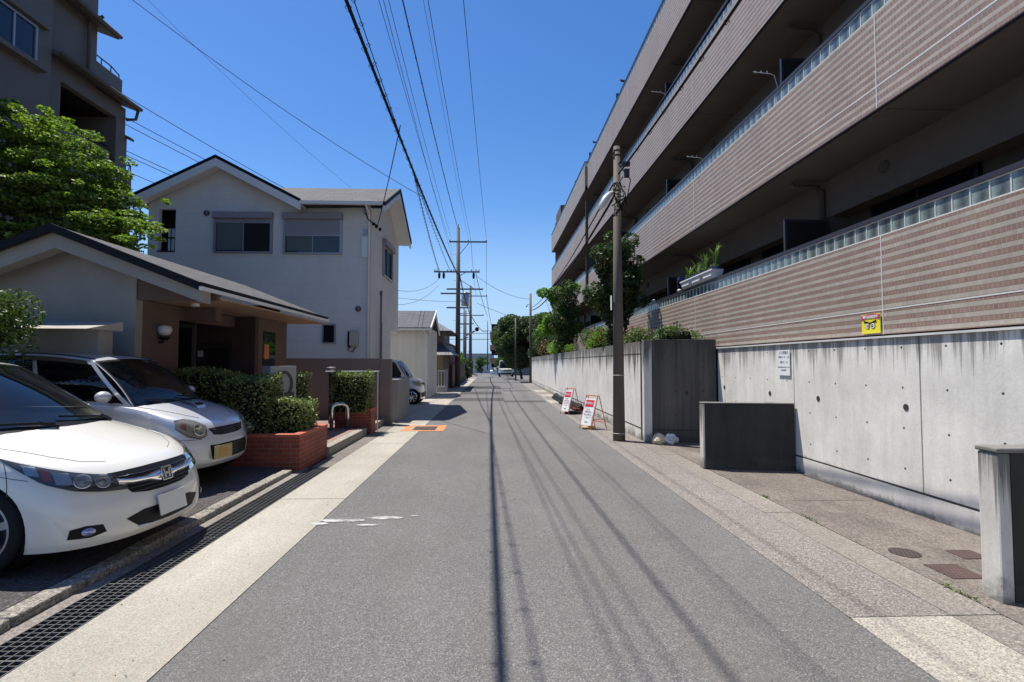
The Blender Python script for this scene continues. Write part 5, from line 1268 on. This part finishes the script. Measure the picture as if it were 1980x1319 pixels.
    def decal(s,name,top,bot,mat,off=.006,nv=6,parent=None,n=18,smooth=True,bulge=0):
        """slab following the body surface between two (u,f) curves"""
        def at(c,t):
            k=t*(len(c)-1); i=min(int(k),len(c)-2); q=k-i
            return (c[i][0]*(1-q)+c[i+1][0]*q, c[i][1]*(1-q)+c[i+1][1]*q)
        rows=[]
        for j in range(nv+1):
            v=j/nv; row=[]
            for i in range(n+1):
                a=at(top,i/n); b_=at(bot,i/n); u=a[0]*(1-v)+b_[0]*v; f=a[1]*(1-v)+b_[1]*v
                row.append(s.surf(u,f)+s.nrm(u,f)*(off+bulge*math.sin(math.pi*v)))
            rows.append(row)
        mb=MB(); mb.grid(rows)
        # skirt back to the body
        def skirt(pts,uf):
            mb.grid([pts,[s.surf(u,f)-s.nrm(u,f)*.01 for (u,f) in uf]])
        T=[at(top,i/n) for i in range(n+1)]; B=[at(bot,i/n) for i in range(n+1)]
        skirt(rows[0],T); skirt(rows[-1],B)
        Lq=[(T[0][0]*(1-j/nv)+B[0][0]*j/nv,T[0][1]*(1-j/nv)+B[0][1]*j/nv) for j in range(nv+1)]
        Rq=[(T[-1][0]*(1-j/nv)+B[-1][0]*j/nv,T[-1][1]*(1-j/nv)+B[-1][1]*j/nv) for j in range(nv+1)]
        skirt([r[0] for r in rows],Lq); skirt([r[-1] for r in rows],Rq)
        return mb.build(name,mat,parent or s.root,smooth=smooth,local=True)
    def both(s,name,top,bot,mat,**k):
        s.decal(name,top,bot,mat,**k)
        return s.decal(name,[(-u,f) for u,f in top],[(-u,f) for u,f in bot],mat,**k)
    def mk(s,u,f,off=.0): return s.surf(u,f)+s.nrm(u,f)*off
    def line(s,name,pts,r,mat,parent=None,off=0):
        return MB().tube([s.mk(u,f,off) for u,f in pts],r,6).build(name,mat,parent or s.root,smooth=True,local=True)
    # cabin -----------------------------------------------------------
    def cab(s):
        return s.p['cab']
    def wsp(s,v,t):    # windshield v -1..1, t 0..1
        c=s.cab(); xb=c['xb']-c['bowb']*v*v; xt=c['xt']-c['bowt']*v*v
        yb=c['wb']*v; yt=c['wt']*v; zb=s.top(xb,yb)-.01; zt=c['zt']-c['cr']*v*v
        t2=t; bul=.035*math.sin(math.pi*t)
        return Vector((xb+(xt-xb)*t2+bul,yb+(yt-yb)*t2,zb+(zt-zb)*t2+bul*.6))
    def sdp(s,q,t,sg=1):   # side glass plane q 0..1 along, t 0..1 up
        c=s.cab(); xa=c['xb']-c['bowb']; xA=c['xt']-c['bowt']
        xb=xa+(c['xrb']-xa)*q; xt=xA+(c['xrt']-xA)*q
        zb=s.top(xb,c['wb'])-.01; zt=c['zt']-c['cr']+(s.roofz(xt)-c['zt'])
        wb=c['wb']-(c['tr']*.5*max(0,(q-.75)/.25)**2); wt=c['wt']-(c['tr']*max(0,(q-.7)/.3)**2)
        bul=.03*math.sin(math.pi*t)
        return Vector((xb+(xt-xb)*t,sg*(wb+(wt-wb)*t**1.25+bul),zb+(zt-zb)*t))
    def roofz(s,x):
        return sinterp(s.cab()['rz'],x)
    def rgp(s,v,t):
        c=s.cab(); A=s.sdp(1,0); B=s.sdp(1,1)
        xb=A.x-c['bowr']*(1-v*v); xt=B.x-c['bowr']*.6*(1-v*v); y=(A.y*(1-t)+B.y*t)*v
        return Vector((xb+(xt-xb)*t-.03*math.sin(math.pi*t),y,A.z+(B.z-A.z)*t+c['cr']*(1-v*v)*t))
    def cabin(s,mat):
        c=s.cab(); mb=MB()
        V=[i/10 for i in range(-10,11)]; T=[i/8 for i in range(9)]
        for lo in (-1,.94): mb.grid([[s.wsp(lo+.06*i/3,t) for i in range(4)] for t in T])
        mb.grid([[s.wsp(v,t) for v in [-.94+1.88*i/20 for i in range(21)]] for t in (.93,.965,1)])
        for sg in (-1,1): mb.grid([[s.sdp(q/20,t,sg) for q in range(21)] for t in T])
        mb.grid([[s.rgp(v,t) for v in V] for t in T])
        # roof
        rows=[]
        for i in range(21):
            q=i/20; row=[]
            f=s.wsp; 
            for v in V:
                a=s.wsp(v,1); r=s.rgp(v,1); e=s.sdp(q,1)
                x=a.x+(r.x-a.x)*q; y=e.y*v; z=e.z+c['cr']*(1-v*v)+0
                if i==0: x,y,z=a
                if i==20: x,y,z=r
                row.append((x,y,z))
            rows.append(row)
        mb.grid(rows)
        o=mb.build('roof',mat,s.root,smooth=True,local=True)
        import bmesh
        bm=bmesh.new(); bm.from_mesh(o.data); bmesh.ops.remove_doubles(bm,verts=bm.verts,dist=.004); bmesh.ops.recalc_face_normals(bm,faces=bm.faces)
        for e_ in bm.edges:
            if len(e_.link_faces)==2 and e_.calc_face_angle(0)>R(50): e_.smooth=False
        bm.to_mesh(o.data); bm.free()
        return o
    def patch(s,name,fn,a0,a1,b0,b1,mat,off,parent=None,na=16,nb=8,shape=None):
        def P(a,b):
            e=.01; p=fn(a,b); n=(fn(a+e,b)-fn(a-e,b)).cross(fn(a,b+e)-fn(a,b-e)).normalized()
            if n.dot(p-Vector((0,0,.6)))<0: n=-n
            return p+n*off
        rows=[]
        for j in range(nb+1):
            t=j/nb; lo,hi=(a0,a1) if not shape else shape(t)
            rows.append([P(lo+(hi-lo)*i/na,b0+(b1-b0)*t) for i in range(na+1)])
        return MB().grid(rows).build(name,mat,parent or s.root,smooth=True,local=True)
    def wheel(s,x,sg,spokes=5,mat='galv'):
        p=s.p; r=p['wr']; w_=.19; y=sg*(p['W']/2-p.get('inset',.03)-w_/2)
        W=bpy.data.objects.new('wheel',None); C.objects.link(W); W.parent=s.root; W.location=(x,y,r)
        rr=r*p.get('rimf',.70)
        prof=[(rr,-w_/2+.01),(r-.03,-w_/2),(r-.006,-w_/2+.025),(r,-.05),(r,.05),(r-.006,w_/2-.025),(r-.03,w_/2),(rr,w_/2-.01)]
        MB().lathe(prof,(0,0,0),1,44).build('tyre',M['rubber'],W,smooth=True,local=True)
        o=sg*w_/2
        b=MB(); b.lathe([(rr-.02,o-sg*.07),(rr-.02,o-sg*.02),(rr-.01,o-sg*.005),(rr+.003,o-sg*.008)],(0,0,0),1,44)
        for k in range(spokes):
            an=2*math.pi*k/spokes+.3; c_,s_=math.cos(an),math.sin(an)
            for dv in ((0,) if spokes<7 else (0,)):
                w0,w1=(.045,.030) if spokes<7 else (.018,.016)
                vs=[]
                for (rad,hw,yy) in ((.03,w0,o-sg*.035),(rr*.6,w1*.9,o-sg*.02),(rr-.005,w1,o-sg*.018)):
                    for q in (-1,1): vs.append((c_*rad-s_*hw*q,yy,s_*rad+c_*hw*q))
                    for q in (1,-1): vs.append((c_*rad-s_*hw*q,yy-sg*.03,s_*rad+c_*hw*q))
                fs=[]
                for k2 in range(2):
                    for e in range(4): fs.append((k2*4+e,k2*4+(e+1)%4,(k2+1)*4+(e+1)%4,(k2+1)*4+e))
                b.add(vs,fs)
        b.lathe([(0,o-sg*.018),(.035,o-sg*.02),(.05,o-sg*.045)],(0,0,0),1,20)
        b.build('rim',M[mat],W,local=True)
        MB().lathe([(0,o-sg*.09),(rr-.02,o-sg*.09),(rr-.02,o-sg*.02)],(0,0,0),1,32).build('brake_disc',M['lampdark'] if spokes<7 else M['black'],W,local=True)
    def inside(s):
        c=s.cab(); zf=s.top(0,0)
        rows=[]
        for t in (0,.35,.7,1): rows.append([Vector((c['xb']-c['bowb']*v*v-.06-.42*t,c['wb']*.93*v,s.top(c['xb'],c['wb']*v)+.012+.05*math.sin(math.pi*t*.8))) for v in [i/6 for i in range(-6,7)]])
        MB().grid(rows).build('dashboard',M['dash'],s.root,smooth=True,local=True)
        xs=c['xt']-.28
        MB().box(c['xt']-2.0,c['xb']-.5,-c['wb']+.08,c['wb']-.08,zf+.004,zf+.012).build('cabin_floor',M['dash'],s.root,local=True)
        for sg in (-1,1):
            y=sg*c['wt']*.62
            b=MB(); b.prism([(xs,zf),(xs+.16,zf),(xs+.02,zf+.24),(xs-.08,zf+.24)],1,y-.22,y+.22); st=b.build('seat_back',M['seat'],s.root,bev=.03,local=True)
            MB().prism([(xs-.07,zf+.27),(xs+.03,zf+.27),(xs-.01,zf+.42),(xs-.09,zf+.42)],1,y-.12,y+.12).build('headrest',M['seat'],st,bev=.025,local=True)
        b=MB(); cc=Vector((xs+.52,-c['wt']*.62,zf+.07)); pts=[cc+Vector((math.sin(a)*.07,math.cos(a)*.17,math.sin(a)*.155)) for a in [2*math.pi*k/20 for k in range(21)]]
        b.tube(pts,.014,6).build('steering_wheel',M['black'],s.root,smooth=True,local=True)

def std_wheels(car,spokes,mat):
    for x in car.p['axles']:
        for sg in (-1,1): car.wheel(x,sg,spokes,mat)
def mirror_part(car,mat,q=.05,z=.08,sz=(.09,.10,.075),sgs=(-1,1)):
    for sg in sgs:
        p=car.sdp(q,.08,sg)
        M_=MB(); rows=[]
        c=p+Vector((.02,sg*.13,z))
        for i in range(9):
            ph=math.pi*i/8; rows.append([c+Vector((math.cos(ph)*sz[0],math.sin(ph)*math.cos(a)*sz[1],math.sin(ph)*math.sin(a)*sz[2])) for a in [2*math.pi*k/14 for k in range(14)]])
        M_.grid(rows,True); o=M_.build('side_mirror',mat,car.root,smooth=True,local=True)
        MB().tube([p+Vector((.03,0,.0)),c+Vector((0,-sg*.04,-.03))],.028,8).build('mirror_arm',M['black'],o,local=True)

# ---- white minivan
WC=thing('white_minivan','pearl white minivan with winged chrome grille parked nose to the road','car',(0,0,0))
p=dict(L=4.57,W=1.70,wf=[(0,.955),(.15,.985),(.45,1.0),(.75,.985),(.92,.955),(1,.93)],
  nf=[(0,-.02),(.06,.0),(.2,0),(.42,-.015),(.62,-.06),(.8,-.12),(.93,-.19),(1,-.25)],tf=[(0,-.06),(.3,0),(.6,-.02),(1,-.12)],
  Lc=.66,n=2.62,Lt=.3,zb=.165,rise=.02,crown=2.2,
  zs=[(-2.3,.95),(-1,.97),(0,.97),(.8,.945),(1.3,.885),(1.7,.80),(1.95,.725),(2.3,.64)],
  zc=[(-2.3,.97),(-1,1.0),(0,1.05),(1.1,1.06),(1.45,.975),(1.75,.865),(1.92,.79),(2.05,.735),(2.2,.68),(2.3,.66)],
  axles=(1.46,-1.30),arch=.355,wr=.315,inset=.02,rimf=.70,
  cab=dict(xb=1.40,bowb=.28,wb=.76,xt=.38,bowt=.12,wt=.58,zt=1.50,cr=.045,xrb=-2.12,xrt=-1.75,tr=.12,bowr=.1,
      rz=[(-2,1.44),(-1.2,1.52),(-.4,1.545),(.2,1.50)]))
car=Car(p,WC); car.body(M['white_paint']); car.cabin(M['white_paint'])
b=MB()
for (a0,a1,t0,t1) in ((-.985,-.93,0,.97),(.93,.985,0,.97),(-.93,.93,.925,.97),(-.93,.93,-.01,.05)): b.grid([[car.wsp(a0+(a1-a0)*i/16,t0+(t1-t0)*j/6)+Vector((.004,0,.004)) for i in range(17)] for j in range(7)])
b.build('windscreen_surround',M['black'],car.root,smooth=True,local=True)
ws=car.patch('windscreen',car.wsp,-.955,.955,.045,.94,M['carglass'],.007)
MB().grid([[car.wsp(v,t)+Vector((-.04,0,-.03)) for v in [i/8*.95 for i in range(-8,9)]] for t in [0,.25,.5,.75,1]]).build('cabin_backdrop',M['dash'],ws,local=True,smooth=True) if False else None
for a0,a1,b0,b1 in ((.03,.40,.06,.9),(.43,.68,.06,.9),(.71,.93,.12,.88)):
    for sg in (-1,1):
        fn=lambda q,t,sg=sg: car.sdp(q,t,sg)
        g_=car.patch('side_window',fn,a0,a1,b0,b1,M['tint'],.006)
car.patch('rear_window',car.rgp,-.85,.85,.1,.88,M['tint'],.006)
car.inside()
# wipers and cowl
car.patch('cowl',car.wsp,-.93,.93,-.02,.045,M['black'],.012,nb=3)
for v0,v1,t1 in ((.62,-.12,.10),(-.25,-.80,.09)):
    pts=[car.wsp(v0+(v1-v0)*i/8,.02+(t1-.02)*(i/8))+Vector((.02,0,.025)) for i in range(9)]
    MB().tube(pts,.011,6).tube([car.wsp(v0,.0)+Vector((.04,0,.01)),car.wsp(v0-.15*(1 if v0>v1 else -1),.04)+Vector((.03,0,.03))],.014,6).build('wiper',M['black'],WC,local=True)
# headlamps
tp=[(.28,.865),(.42,.90),(.58,.935),(.76,.968),(.93,.995)]; bt=[(.22,.655),(.38,.67),(.55,.70),(.72,.77),(.91,.965)]
for sg in (1,-1):
    T_=[(sg*u,f) for u,f in tp]; B_=[(sg*u,f) for u,f in bt]
    hb=car.decal('headlight',T_,B_,M['lampdark'],off=.003)
    ins=lambda k0,k1,l0,l1:([(sg*(tp[0][0]+(tp[-1][0]-tp[0][0])*k0),0)],0)
    def sub(u0,u1,f0,f1,name,mt,off=.009):
        return car.decal(name,[(sg*u0,f1),(sg*u1,f1)],[(sg*u0,f0),(sg*u1,f0)],mt,off=off,parent=hb,n=6,nv=3)
    sub(.54,.64,.77,.90,'reflector',M['lampin']); sub(.65,.71,.81,.92,'amber_lamp',M['amber']); sub(.72,.80,.85,.95,'reflector',M['lampin'])
    for (u,f,r_) in ((.36,.785,.05),(.48,.80,.052)):
        c=car.mk(sg*u,f,.010); n_=car.nrm(sg*u,f); 
        q=n_.to_track_quat('Z','Y').to_matrix()
        b=MB(); o0=len(b.v)
        b.lathe([(0,.004),(r_*.45,.006),(r_*.5,-.002),(r_*.9,.0),(r_,.008),(r_*1.12,.006)],(0,0,0),2,22)
        b.v=[tuple(q@Vector(v)+c) for v in b.v]; b.build('lamp_projector',M['lampin'],hb,smooth=True,local=True)
    car.decal('headlight_lens',[(u*1.0,f) for u,f in T_],B_,M['lens'],off=.020,parent=hb)
# grille
car.decal('grille',[(-.30,.88),(-.15,.895),(0,.90),(.15,.895),(.30,.88)],[(-.20,.60),(-.1,.565),(0,.555),(.1,.565),(.20,.60)],M['black'],off=.004,n=24,nv=8)
wing=car.decal('chrome_wing',[(-.31,.81),(-.2,.775),(-.09,.765),(0,.80),(.09,.765),(.2,.775),(.31,.81)],[(-.27,.725),(-.19,.70),(-.08,.69),(0,.655),(.08,.69),(.19,.70),(.27,.725)],M['chrome'],off=.012,n=42,nv=8,bulge=.035)
b=MB()
for f in (.62,.64,.84): pass
for i in range(5):
    f=.60+i*.055; car.line('grille_bar',[(-.19-.015*i,f),(-.1,f),(0,f),(.1,f),(.19+.015*i,f)],.004,M['lampdark'],off=.008)
# emblem
c=car.mk(0,.72,.045); up=Vector((-.30,0,1)).normalized(); rt=Vector((0,1,0)); nn=rt.cross(up)
em=MB().obox(c,rt*.062,up*.052,nn*.004).build('emblem',M['lampdark'],WC,local=True)
b=MB()
for s_ in (-1,1): b.obox(c+rt*s_*.058+nn*.006,rt*.006+up*0,up*.055,nn*.004).obox(c+rt*s_*.027+nn*.006,rt*.009,up*.040+rt*s_*.006,nn*.005)
b.obox(c+nn*.006,rt*.022,up*.009,nn*.005).obox(c+up*.054+nn*.006,rt*.06,up*.005,nn*.004).obox(c-up*.054+nn*.006,rt*.052,up*.005,nn*.004)
b.build('emblem_letter',M['chrome'],em,local=True)
# bumper intake, plate, fogs
car.decal('lower_intake',[(-.27,.27),(-.15,.34),(0,.34),(.15,.34),(.27,.27)],[(-.19,.13),(-.1,.10),(0,.09),(.1,.10),(.19,.13)],M['black'],off=.004,n=24)
car.line('intake_lip',[(-.19,.12),(-.1,.095),(0,.085),(.1,.095),(.19,.12)],.010,M['white_paint'],off=.004)
c=car.mk(0,.33,.03); pl=MB().obox(c,Vector((0,.165,0)),Vector((-.02,0,.082)),Vector((.004,0,0))).build('number_plate',M['plate_w'],WC,local=True)
car.both('fog_lamp_surround',[(.42,.27),(.52,.28),(.62,.25)],[(.40,.17),(.50,.13),(.64,.14)],M['black'],off=.005,n=12)
for sg in (1,-1):
    c=car.mk(sg*.51,.205,.010); n_=car.nrm(sg*.51,.205); q=n_.to_track_quat('Z','Y').to_matrix(); b=MB()
    b.lathe([(0,.012),(.025,.009),(.036,.0)],(0,0,0),2,18); b.v=[tuple(q@Vector((v[0]*1.2,v[1]*.85,v[2]))+c) for v in b.v]
    b.build('fog_lamp',M['foglamp'],WC,smooth=True,local=True)
# seams
car.both('bumper_seam',[(.80,.80),(.95,.80),(1.06,.80)],[(.80,.794),(.95,.794),(1.06,.794)],M['joint'],off=.0012,n=12,nv=1)
def topline(car,name,pts,r=.002,mat=None):
    q=[]
    for (a,b_) in zip(pts[:-1],pts[1:]):
        for i in range(8): q.append((a[0]+(b_[0]-a[0])*i/8,a[1]+(b_[1]-a[1])*i/8))
    pts=q+[pts[-1]]
    MB().tube([Vector((x,y,car.top(x,y)+.001)) for x,y in pts],r,5).build(name,mat or M['joint'],car.root,local=True)
for sg in (-1,1): topline(car,'hood_seam',[(1.98,sg*.36),(1.90,sg*.50),(1.75,sg*.60),(1.5,sg*.68),(1.3,sg*.72)])
car.both('fender_seam',[(.90,.955),(.903,.955)],[(.945,.60),(.949,.60)],M['joint'],off=.0012,n=1,nv=8)
for u in (1.42,1.70): car.both('door_seam',[(u,.99),(u+.002,.99)],[(u,.1),(u+.002,.1)],M['joint'],off=.0012,n=1,nv=8)
mirror_part(car,M['white_paint'],q=.14,z=.03)
std_wheels(car,5,'galv')
MB().obox(car.wsp(-.55,.86)+Vector((.015,0,.006)),Vector((0,.05,0)),Vector((-.03,0,.012)),Vector((0,0,.001))).build('windscreen_sticker',pm('blue_sticker',(.1,.35,.6),.5,var=0),WC,local=True)
WC.location=(-2.80-2.285*math.cos(R(4)),4.72+2.285*math.sin(R(4)),.13); WC.rotation_euler=(0,R(2.2),R(-4))

# ---- silver hatchback
SC=thing('silver_hatchback','small silver hatchback with hood scoop and yellow plate behind the white car','car',(0,0,0))
p=dict(L=3.395,W=1.475,wf=[(0,.95),(.15,.98),(.45,1.0),(.75,.99),(.92,.965),(1,.94)],
  nf=[(0,-.05),(.08,-.01),(.25,0),(.45,-.01),(.62,-.04),(.82,-.08),(.94,-.13),(1,-.19)],tf=[(0,-.05),(.3,0),(.6,-.02),(1,-.1)],
  Lc=.48,n=2.7,Lt=.25,zb=.20,rise=.02,crown=2.4,
  zs=[(-1.7,.95),(-.5,.95),(.3,.95),(.7,.94),(1.1,.875),(1.4,.79),(1.7,.73)],
  zc=[(-1.7,.97),(-.5,1.0),(.3,1.03),(.75,1.03),(1.05,.96),(1.3,.88),(1.47,.80),(1.55,.76),(1.7,.735)],
  axles=(1.10,-1.26),arch=.315,wr=.275,inset=.02,
  cab=dict(xb=1.02,bowb=.16,wb=.66,xt=.30,bowt=.07,wt=.54,zt=1.50,cr=.04,xrb=-1.6,xrt=-1.4,tr=.08,bowr=.06,
      rz=[(-1.6,1.49),(-.8,1.545),(-.2,1.545),(.3,1.50)]))
car=Car(p,SC); car.body(M['silver_paint']); car.cabin(M['silver_paint'])
b=MB()
for (a0,a1,t0,t1) in ((-.985,-.93,0,.97),(.93,.985,0,.97),(-.93,.93,.925,.97),(-.93,.93,-.01,.05)): b.grid([[car.wsp(a0+(a1-a0)*i/16,t0+(t1-t0)*j/6)+Vector((.004,0,.004)) for i in range(17)] for j in range(7)])
b.build('windscreen_surround',M['black'],car.root,smooth=True,local=True)
car.patch('windscreen',car.wsp,-.955,.955,.04,.93,M['carglass'],.007)
for a0,a1,b0,b1 in ((.035,.42,.06,.88),(.45,.74,.06,.88),(.77,.95,.1,.85)):
    for sg in (-1,1):
        fn=lambda q,t,sg=sg: car.sdp(q,t,sg)
        car.patch('side_window',fn,a0,a1,b0,b1,M['tint'],.006)
for sg in (-1,1):
    fn=lambda q,t,sg=sg: car.sdp(q,t,sg)
    car.patch('window_visor',fn,.05,.73,.86,.95,M['black'],.02,nb=2)
car.patch('rear_window',car.rgp,-.85,.85,.1,.88,M['tint'],.006)
car.inside()
for v0,v1,t1 in ((.60,-.10,.10),(-.25,-.80,.09)):
    pts=[car.wsp(v0+(v1-v0)*i/8,.02+(t1-.02)*(i/8))+Vector((.02,0,.022)) for i in range(9)]
    MB().tube(pts,.010,6).build('wiper',M['black'],SC,local=True)
tp=[(.32,.86),(.43,.94),(.56,.965),(.72,.92)]; bt=[(.33,.66),(.43,.62),(.58,.66),(.75,.80)]
for sg in (1,-1):
    T_=[(sg*u,f) for u,f in tp]; B_=[(sg*u,f) for u,f in bt]
    hb=car.decal('headlight',T_,B_,M['lampin'],off=.004)
    c=car.mk(sg*.42,.78,.014); n_=car.nrm(sg*.42,.78); q=n_.to_track_quat('Z','Y').to_matrix(); b=MB()
    b.lathe([(0,-.01),(.05,.0),(.068,.012),(.075,.008)],(0,0,0),2,22); b.v=[tuple(q@Vector(v)+c) for v in b.v]; b.build('lamp_bowl',M['chrome'],hb,smooth=True,local=True)
    car.decal('amber_lamp',[(sg*.58,.90),(sg*.66,.89)],[(sg*.60,.76),(sg*.67,.80)],M['amber'],off=.010,parent=hb,n=4,nv=3)
    car.decal('headlight_lens',T_,B_,M['lens_old'],off=.028,parent=hb)
    car.decal('headlight_rim',[(u,f+.02) for u,f in T_],[(u,f-.02) for u,f in B_],M['lampdark'],off=.0015,parent=hb)
car.decal('grille',[(-.27,.80),(-.15,.82),(0,.825),(.15,.82),(.27,.80)],[(-.20,.67),(-.1,.65),(0,.645),(.1,.65),(.20,.67)],M['black'],off=.004,n=20)
car.decal('grille_frame',[(-.24,.665),(-.12,.645),(0,.64),(.12,.645),(.24,.665)],[(-.22,.61),(-.12,.59),(0,.585),(.12,.59),(.22,.61)],M['silver_paint'],off=.014,n=20)
for f in (.69,.73,.77): car.line('grille_bar',[(-.22,f),(0,f-.01),(.22,f)],.005,M['lampdark'],off=.006)
car.decal('lower_intake',[(-.30,.46),(0,.47),(.30,.46)],[(-.27,.16),(0,.13),(.27,.16)],M['black'],off=.004,n=20)
for f in (.22,.28,.34,.40): car.line('intake_bar',[(-.26,f),(0,f-.01),(.26,f)],.007,M['lampdark'],off=.008)
c=car.mk(-.14,.30,.03); n0=car.nrm(-.14,.30); rt=Vector((0,0,1)).cross(n0).normalized(); up=n0.cross(rt)
pl=MB().obox(c,rt*.165,up*.082,n0*.004).build('number_plate',M['plate_y'],SC,local=True)
MB().obox(c+n0*.006,rt*.07,up*.05,n0*.001).build('plate_patch',M['plate_o'],pl,local=True)
c=car.mk(0,.93,.006); MB().obox(c,Vector((0,.022,0)),Vector((-.01,0,.018)),Vector((.003,0,0))).build('emblem',M['chrome'],SC,local=True)
# hood scoop
def hp(x,y,dz): return Vector((x,y,car.top(x,y)+dz))
b=MB(); b.grid([[hp(1.02,y,.0) for y in (-.13,-.06,0,.06,.13)],[hp(1.10,y,.028) for y in (-.11,-.06,0,.06,.11)],[hp(1.20,y,.036) for y in (-.10,-.06,0,.06,.10)],[hp(1.245,y,.028) for y in (-.095,-.05,0,.05,.095)],[hp(1.27,y,.0) for y in (-.09,-.05,0,.05,.09)]])
sc_=b.build('hood_scoop',M['silver_paint'],SC,smooth=True,local=True)
MB().obox(hp(1.225,0,.036),Vector((.026,0,-.008)),Vector((0,.07,0)),Vector((0,0,.004))).build('scoop_opening',M['black'],sc_,local=True)
for sg in (-1,1): topline(car,'hood_seam',[(1.46,sg*.36),(1.35,sg*.46),(1.15,sg*.56),(.95,sg*.62),(.78,sg*.645)],.003)
for u in (1.30,1.68): car.both('door_seam',[(u,.99),(u+.002,.99)],[(u,.1),(u+.002,.1)],M['joint'],off=.0012,n=1,nv=8)
car.both('bumper_seam',[(.40,.60),(.7,.585),(1.0,.58)],[(.40,.592),(.7,.577),(1.0,.572)],M['joint'],off=.0012,n=12,nv=1)
mirror_part(car,M['silver_paint'],q=.10,z=.06,sz=(.07,.10,.07))
for sg in (-1,1):
    p0=car.sdp(.1,1,sg); MB().tube([car.sdp(q/10,1,sg)+Vector((0,-sg*.04,.012)) for q in range(0,10)],.009,6).build('roof_drip_rail',M['lampdark'],SC,local=True)
std_wheels(car,5,'galv')
SC.location=(-3.38-1.6975*math.cos(R(3)),7.0+1.6975*math.sin(R(3)),.18); SC.rotation_euler=(0,R(2.2),R(-3))

# ---- white kei wagon and others
def boxcar(label,loc,rz,paint,W=1.475,L=3.4,H=1.78,spokes=9,name='white_kei_wagon'):
    T=thing(name,label,'car',(0,0,0))
    p=dict(L=L,W=W,wf=[(0,.96),(.15,.985),(.45,1.0),(.75,.99),(1,.95)],
      nf=[(0,-.03),(.1,0),(.3,0),(.6,-.02),(.85,-.06),(1,-.12)],tf=[(0,-.03),(.3,0),(1,-.04)],
      Lc=.38,n=2.9,Lt=.2,zb=.17,rise=.02,crown=2.6,
      zs=[(-L/2,.98),(L/2-1.1,.99),(L/2-.5,.95),(L/2,.86)], zc=[(-L/2,1.0),(L/2-1.1,1.04),(L/2-.6,1.02),(L/2-.15,.93),(L/2,.87)],
      axles=(L/2-.42,-L/2+.45),arch=.33,wr=.285,inset=.015,
      cab=dict(xb=L/2-.5,bowb=.10,wb=W/2-.07,xt=L/2-1.0,bowt=.05,wt=W/2-.14,zt=H-.05,cr=.03,xrb=-L/2+.12,xrt=-L/2+.2,tr=.04,bowr=.04,
         rz=[(-L/2,H-.06),(0,H-.0),(L/2-1.0,H-.05)]))
    car=Car(p,T); car.body(paint); car.cabin(paint)
    car.patch('windscreen',car.wsp,-.92,.92,.04,.94,M['tint'],.006)
    for a0,a1 in ((.04,.42),(.45,.74),(.77,.95)):
        for sg in (-1,1):
            fn=lambda q,t,sg=sg: car.sdp(q,t,sg); car.patch('side_window',fn,a0,a1,.06,.88,M['tint'],.006)
    car.patch('rear_window',car.rgp,-.85,.85,.1,.88,M['tint'],.006)
    car.both('headlight',[(.40,.93),(.7,.95),(.98,.93)],[(.42,.72),(.7,.72),(.98,.78)],M['lens_old'],off=.006)
    car.decal('grille',[(-.36,.85),(0,.86),(.36,.85)],[(-.34,.68),(0,.66),(.34,.68)],M['chrome'],off=.006)
    car.decal('lower_intake',[(-.5,.36),(0,.36),(.5,.36)],[(-.45,.12),(0,.1),(.45,.12)],M['black'],off=.004)
    car.both('fog_lamp_surround',[(.55,.38),(.8,.36)],[(.55,.16),(.82,.16)],M['black'],off=.005,n=6)
    mirror_part(car,paint,q=.06,z=.08,sz=(.07,.08,.09))
    std_wheels(car,spokes,'chrome' if spokes>6 else 'galv')
    T.location=loc; T.rotation_euler=(0,0,rz); return T
boxcar('boxy white kei wagon peeking out beyond the beige pillar',(-2.72-1.7,21.35,0),0,M['white_paint'])
boxcar('light coloured car parked behind the white barred gate',(-4.9,31.0-.4,0),R(0),M['silver_paint'],H=1.55,name='parked_car')
boxcar('tiny distant white van coming up the road',(1.6,66,-.05),R(-90),M['white_paint'],W=1.8,L=4.4,H=2.0,spokes=5,name='distant_van')
